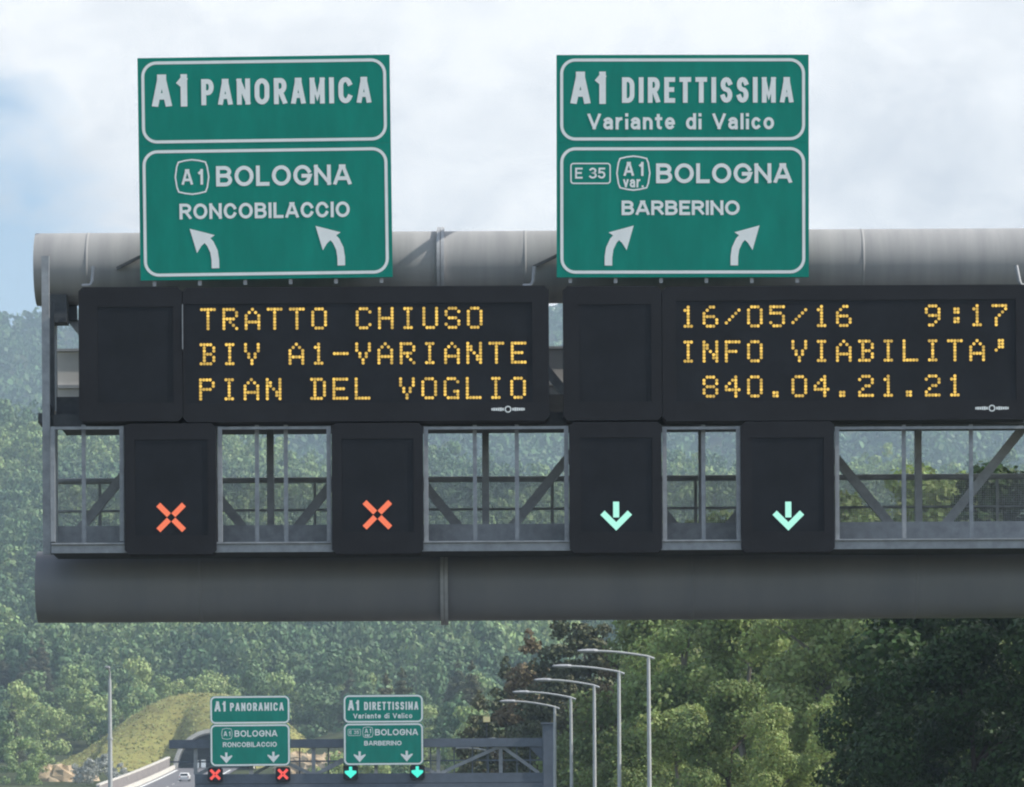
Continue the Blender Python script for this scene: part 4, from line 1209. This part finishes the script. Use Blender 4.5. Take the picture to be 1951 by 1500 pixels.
def wood(name, pts, protos, mat, label, sc, rng):
    Vs, Ts = [], []
    for (X, Y) in pts:
        P_ = protos[int(rng.integers(len(protos)))]
        a = rng.random() * 6.28; s = sc * rng.uniform(.6, 1.5); sz = s * rng.uniform(.85, 1.35)
        c_, s_ = math.cos(a), math.sin(a)
        Q = np.empty_like(P_)
        Q[:, 0] = (P_[:, 0] * c_ - P_[:, 1] * s_) * s + X; Q[:, 1] = (P_[:, 0] * s_ + P_[:, 1] * c_) * s + Y; Q[:, 2] = P_[:, 2] * sz + float(ground(X, Y)) - .4
        Vs.append(Q.astype(np.float32)); Ts.append(np.full(len(Q), min(1, max(0, stand(X, Y) + rng.uniform(-.32, .32))) ** 1.5, dtype=np.float32))
    V = np.concatenate(Vs); T = np.concatenate(Ts)
    o = np_mesh(name, V, np.arange(len(V)).reshape(-1, 4), mat, tint=T)
    return tag(o, label, 'wood', kind='stuff')

HS = [hill_crown(np.random.default_rng(60 + i), 11, 4.4, 430, .95) for i in range(4)]
pts = scatter(2600, -160, 1250, 1180, 1830, 6.6, rg) + scatter(800, 1250, 2100, 1450, 1830, 6.8, rg)
wood('hillside_wood', pts, HS, M['leaf_hill_stuff'], 'dense green wood covering the nearer hillside', 1.0, np.random.default_rng(5))
HF = [hill_crown(np.random.default_rng(80 + i), 12, 6.0, 70, 3.2) for i in range(3)]
pts = scatter(4200, -160, 2100, 2500, 3750, 8.5, rg)
wood('distant_wood', pts, HF, M['leaf_far'], 'hazy blue green wood covering the distant hill', 1.0, np.random.default_rng(6))

# tufts of dry grass on the mound
def tufts():
    rng = np.random.default_rng(77)
    P_ = np.array(MOUND).reshape(44, 80, 3)
    a = rng.integers(0, 33, 9000); b = rng.integers(2, 76, 9000); u = rng.random((9000, 1)); w = rng.random((9000, 1))
    C = P_[a, b] * (1 - u) * (1 - w) + P_[a + 1, b] * u * (1 - w) + P_[a, b + 1] * (1 - u) * w + P_[a + 1, b + 1] * u * w
    C[:, 2] += .12
    nn = rng.normal(size=(9000, 3)) * .5 + np.array([[0.2, -.6, .6]]); nn /= np.linalg.norm(nn, axis=1)[:, None]
    V = leaf_quads(C, nn, .5, rng)
    o = np_mesh('dry_grass', V, np.arange(len(V)).reshape(-1, 4), M['tuft'], tint=np.repeat(rng.random(9000) ** 1.5, 4))
    tag(o, 'yellowish dry grass growing over the mound', 'grass', kind='stuff')
tufts()

# bushes left of the tunnel road
def bush(label, px, pytop, Y, wpx, mat='bush', group=None):
    t = W(px, pytop, Y); rng = np.random.default_rng(int(px + Y))
    h = 2.6; Rr = wpx * K * Y / 2
    V = crown_leaves(rng, broad_blobs(rng, h + 1.5, Rr, .05, 22, (.25, .42)), 220, .34, .5)
    gz = t.z - h
    o = np_mesh('bush', V, np.arange(len(V)).reshape(-1, 4), M[mat], loc=(t.x, Y, gz))
    tag(o, label, 'bush', group)
GB = 'bushes by the tunnel road'
bush('greyish bush next to the pale rocks', 165, 1462, 800, 50, 'bush', GB)
bush('greyish bush at the base of the tall pale pole', 200, 1452, 805, 45, 'bush', GB)
bush('greyish bush nearest the tunnel road wall', 228, 1470, 795, 40, 'bush', GB)
for i, (lb, px, py, Y) in enumerate((('green tree at the lower left corner of the picture', 8, 1372, 850), ('green tree between the picture edge and the mound', 42, 1400, 846),
        ('small green tree at the outer foot of the mound', 74, 1428, 843), ('low green tree below its neighbours at the picture edge', 24, 1440, 832), ('low green tree next to the pale rocks', 62, 1462, 828))):
    t = W(px, py, Y); o = bpy.data.objects.new('hill_tree', HPM['leaf_hill'][i % 4]); COL.objects.link(o)
    s = (.85, .7, .6, .62, .5)[i]
    o.location = (t.x, Y, t.z - 11 * s); o.scale = (s, s, s); o.rotation_euler = (0, 0, i * 1.3)
    tag(o, lb, 'tree', 'trees at the outer foot of the mound')

def yellow_board():
    Y = 300; c = W(927, 1371, Y); gz = float(ground(c.x, Y))
    root = thing('warning_board', 'small pale yellow board in front of the dark conifers', 'sign', (c.x, Y, gz))
    mb = MB(); mb.box((c.x - .22, Y, c.z - .17), (c.x + .22, Y + .04, c.z + .17)); mb.build('panel', M['yellow'], root, bevel=.01)
    mb = MB(); mb.box((c.x - .03, Y + .045, gz), (c.x + .03, Y + .1, c.z + .1)); mb.build('post', M['steel_dark'], root)
yellow_board()

# ------------------------------------------------------------------ haze
def haze():
    m = bpy.data.materials.new('haze_air'); m.use_nodes = True
    t = m.node_tree; t.nodes.clear()
    o_ = N(t, 'ShaderNodeOutputMaterial'); pv = N(t, 'ShaderNodeVolumePrincipled')
    pv.inputs['Color'].default_value = (0.63, 0.82, 1.0, 1); pv.inputs['Density'].default_value = 0.00019; pv.inputs['Anisotropy'].default_value = 0.2
    t.links.new(pv.outputs[0], o_.inputs['Volume'])
    mb = MB(); mb.box((-3200, -150, -12), (3200, 4400, 575)); o = mb.build('haze', m)
    tag(o, 'thin bluish air over the hills', 'haze', kind='stuff')
haze()
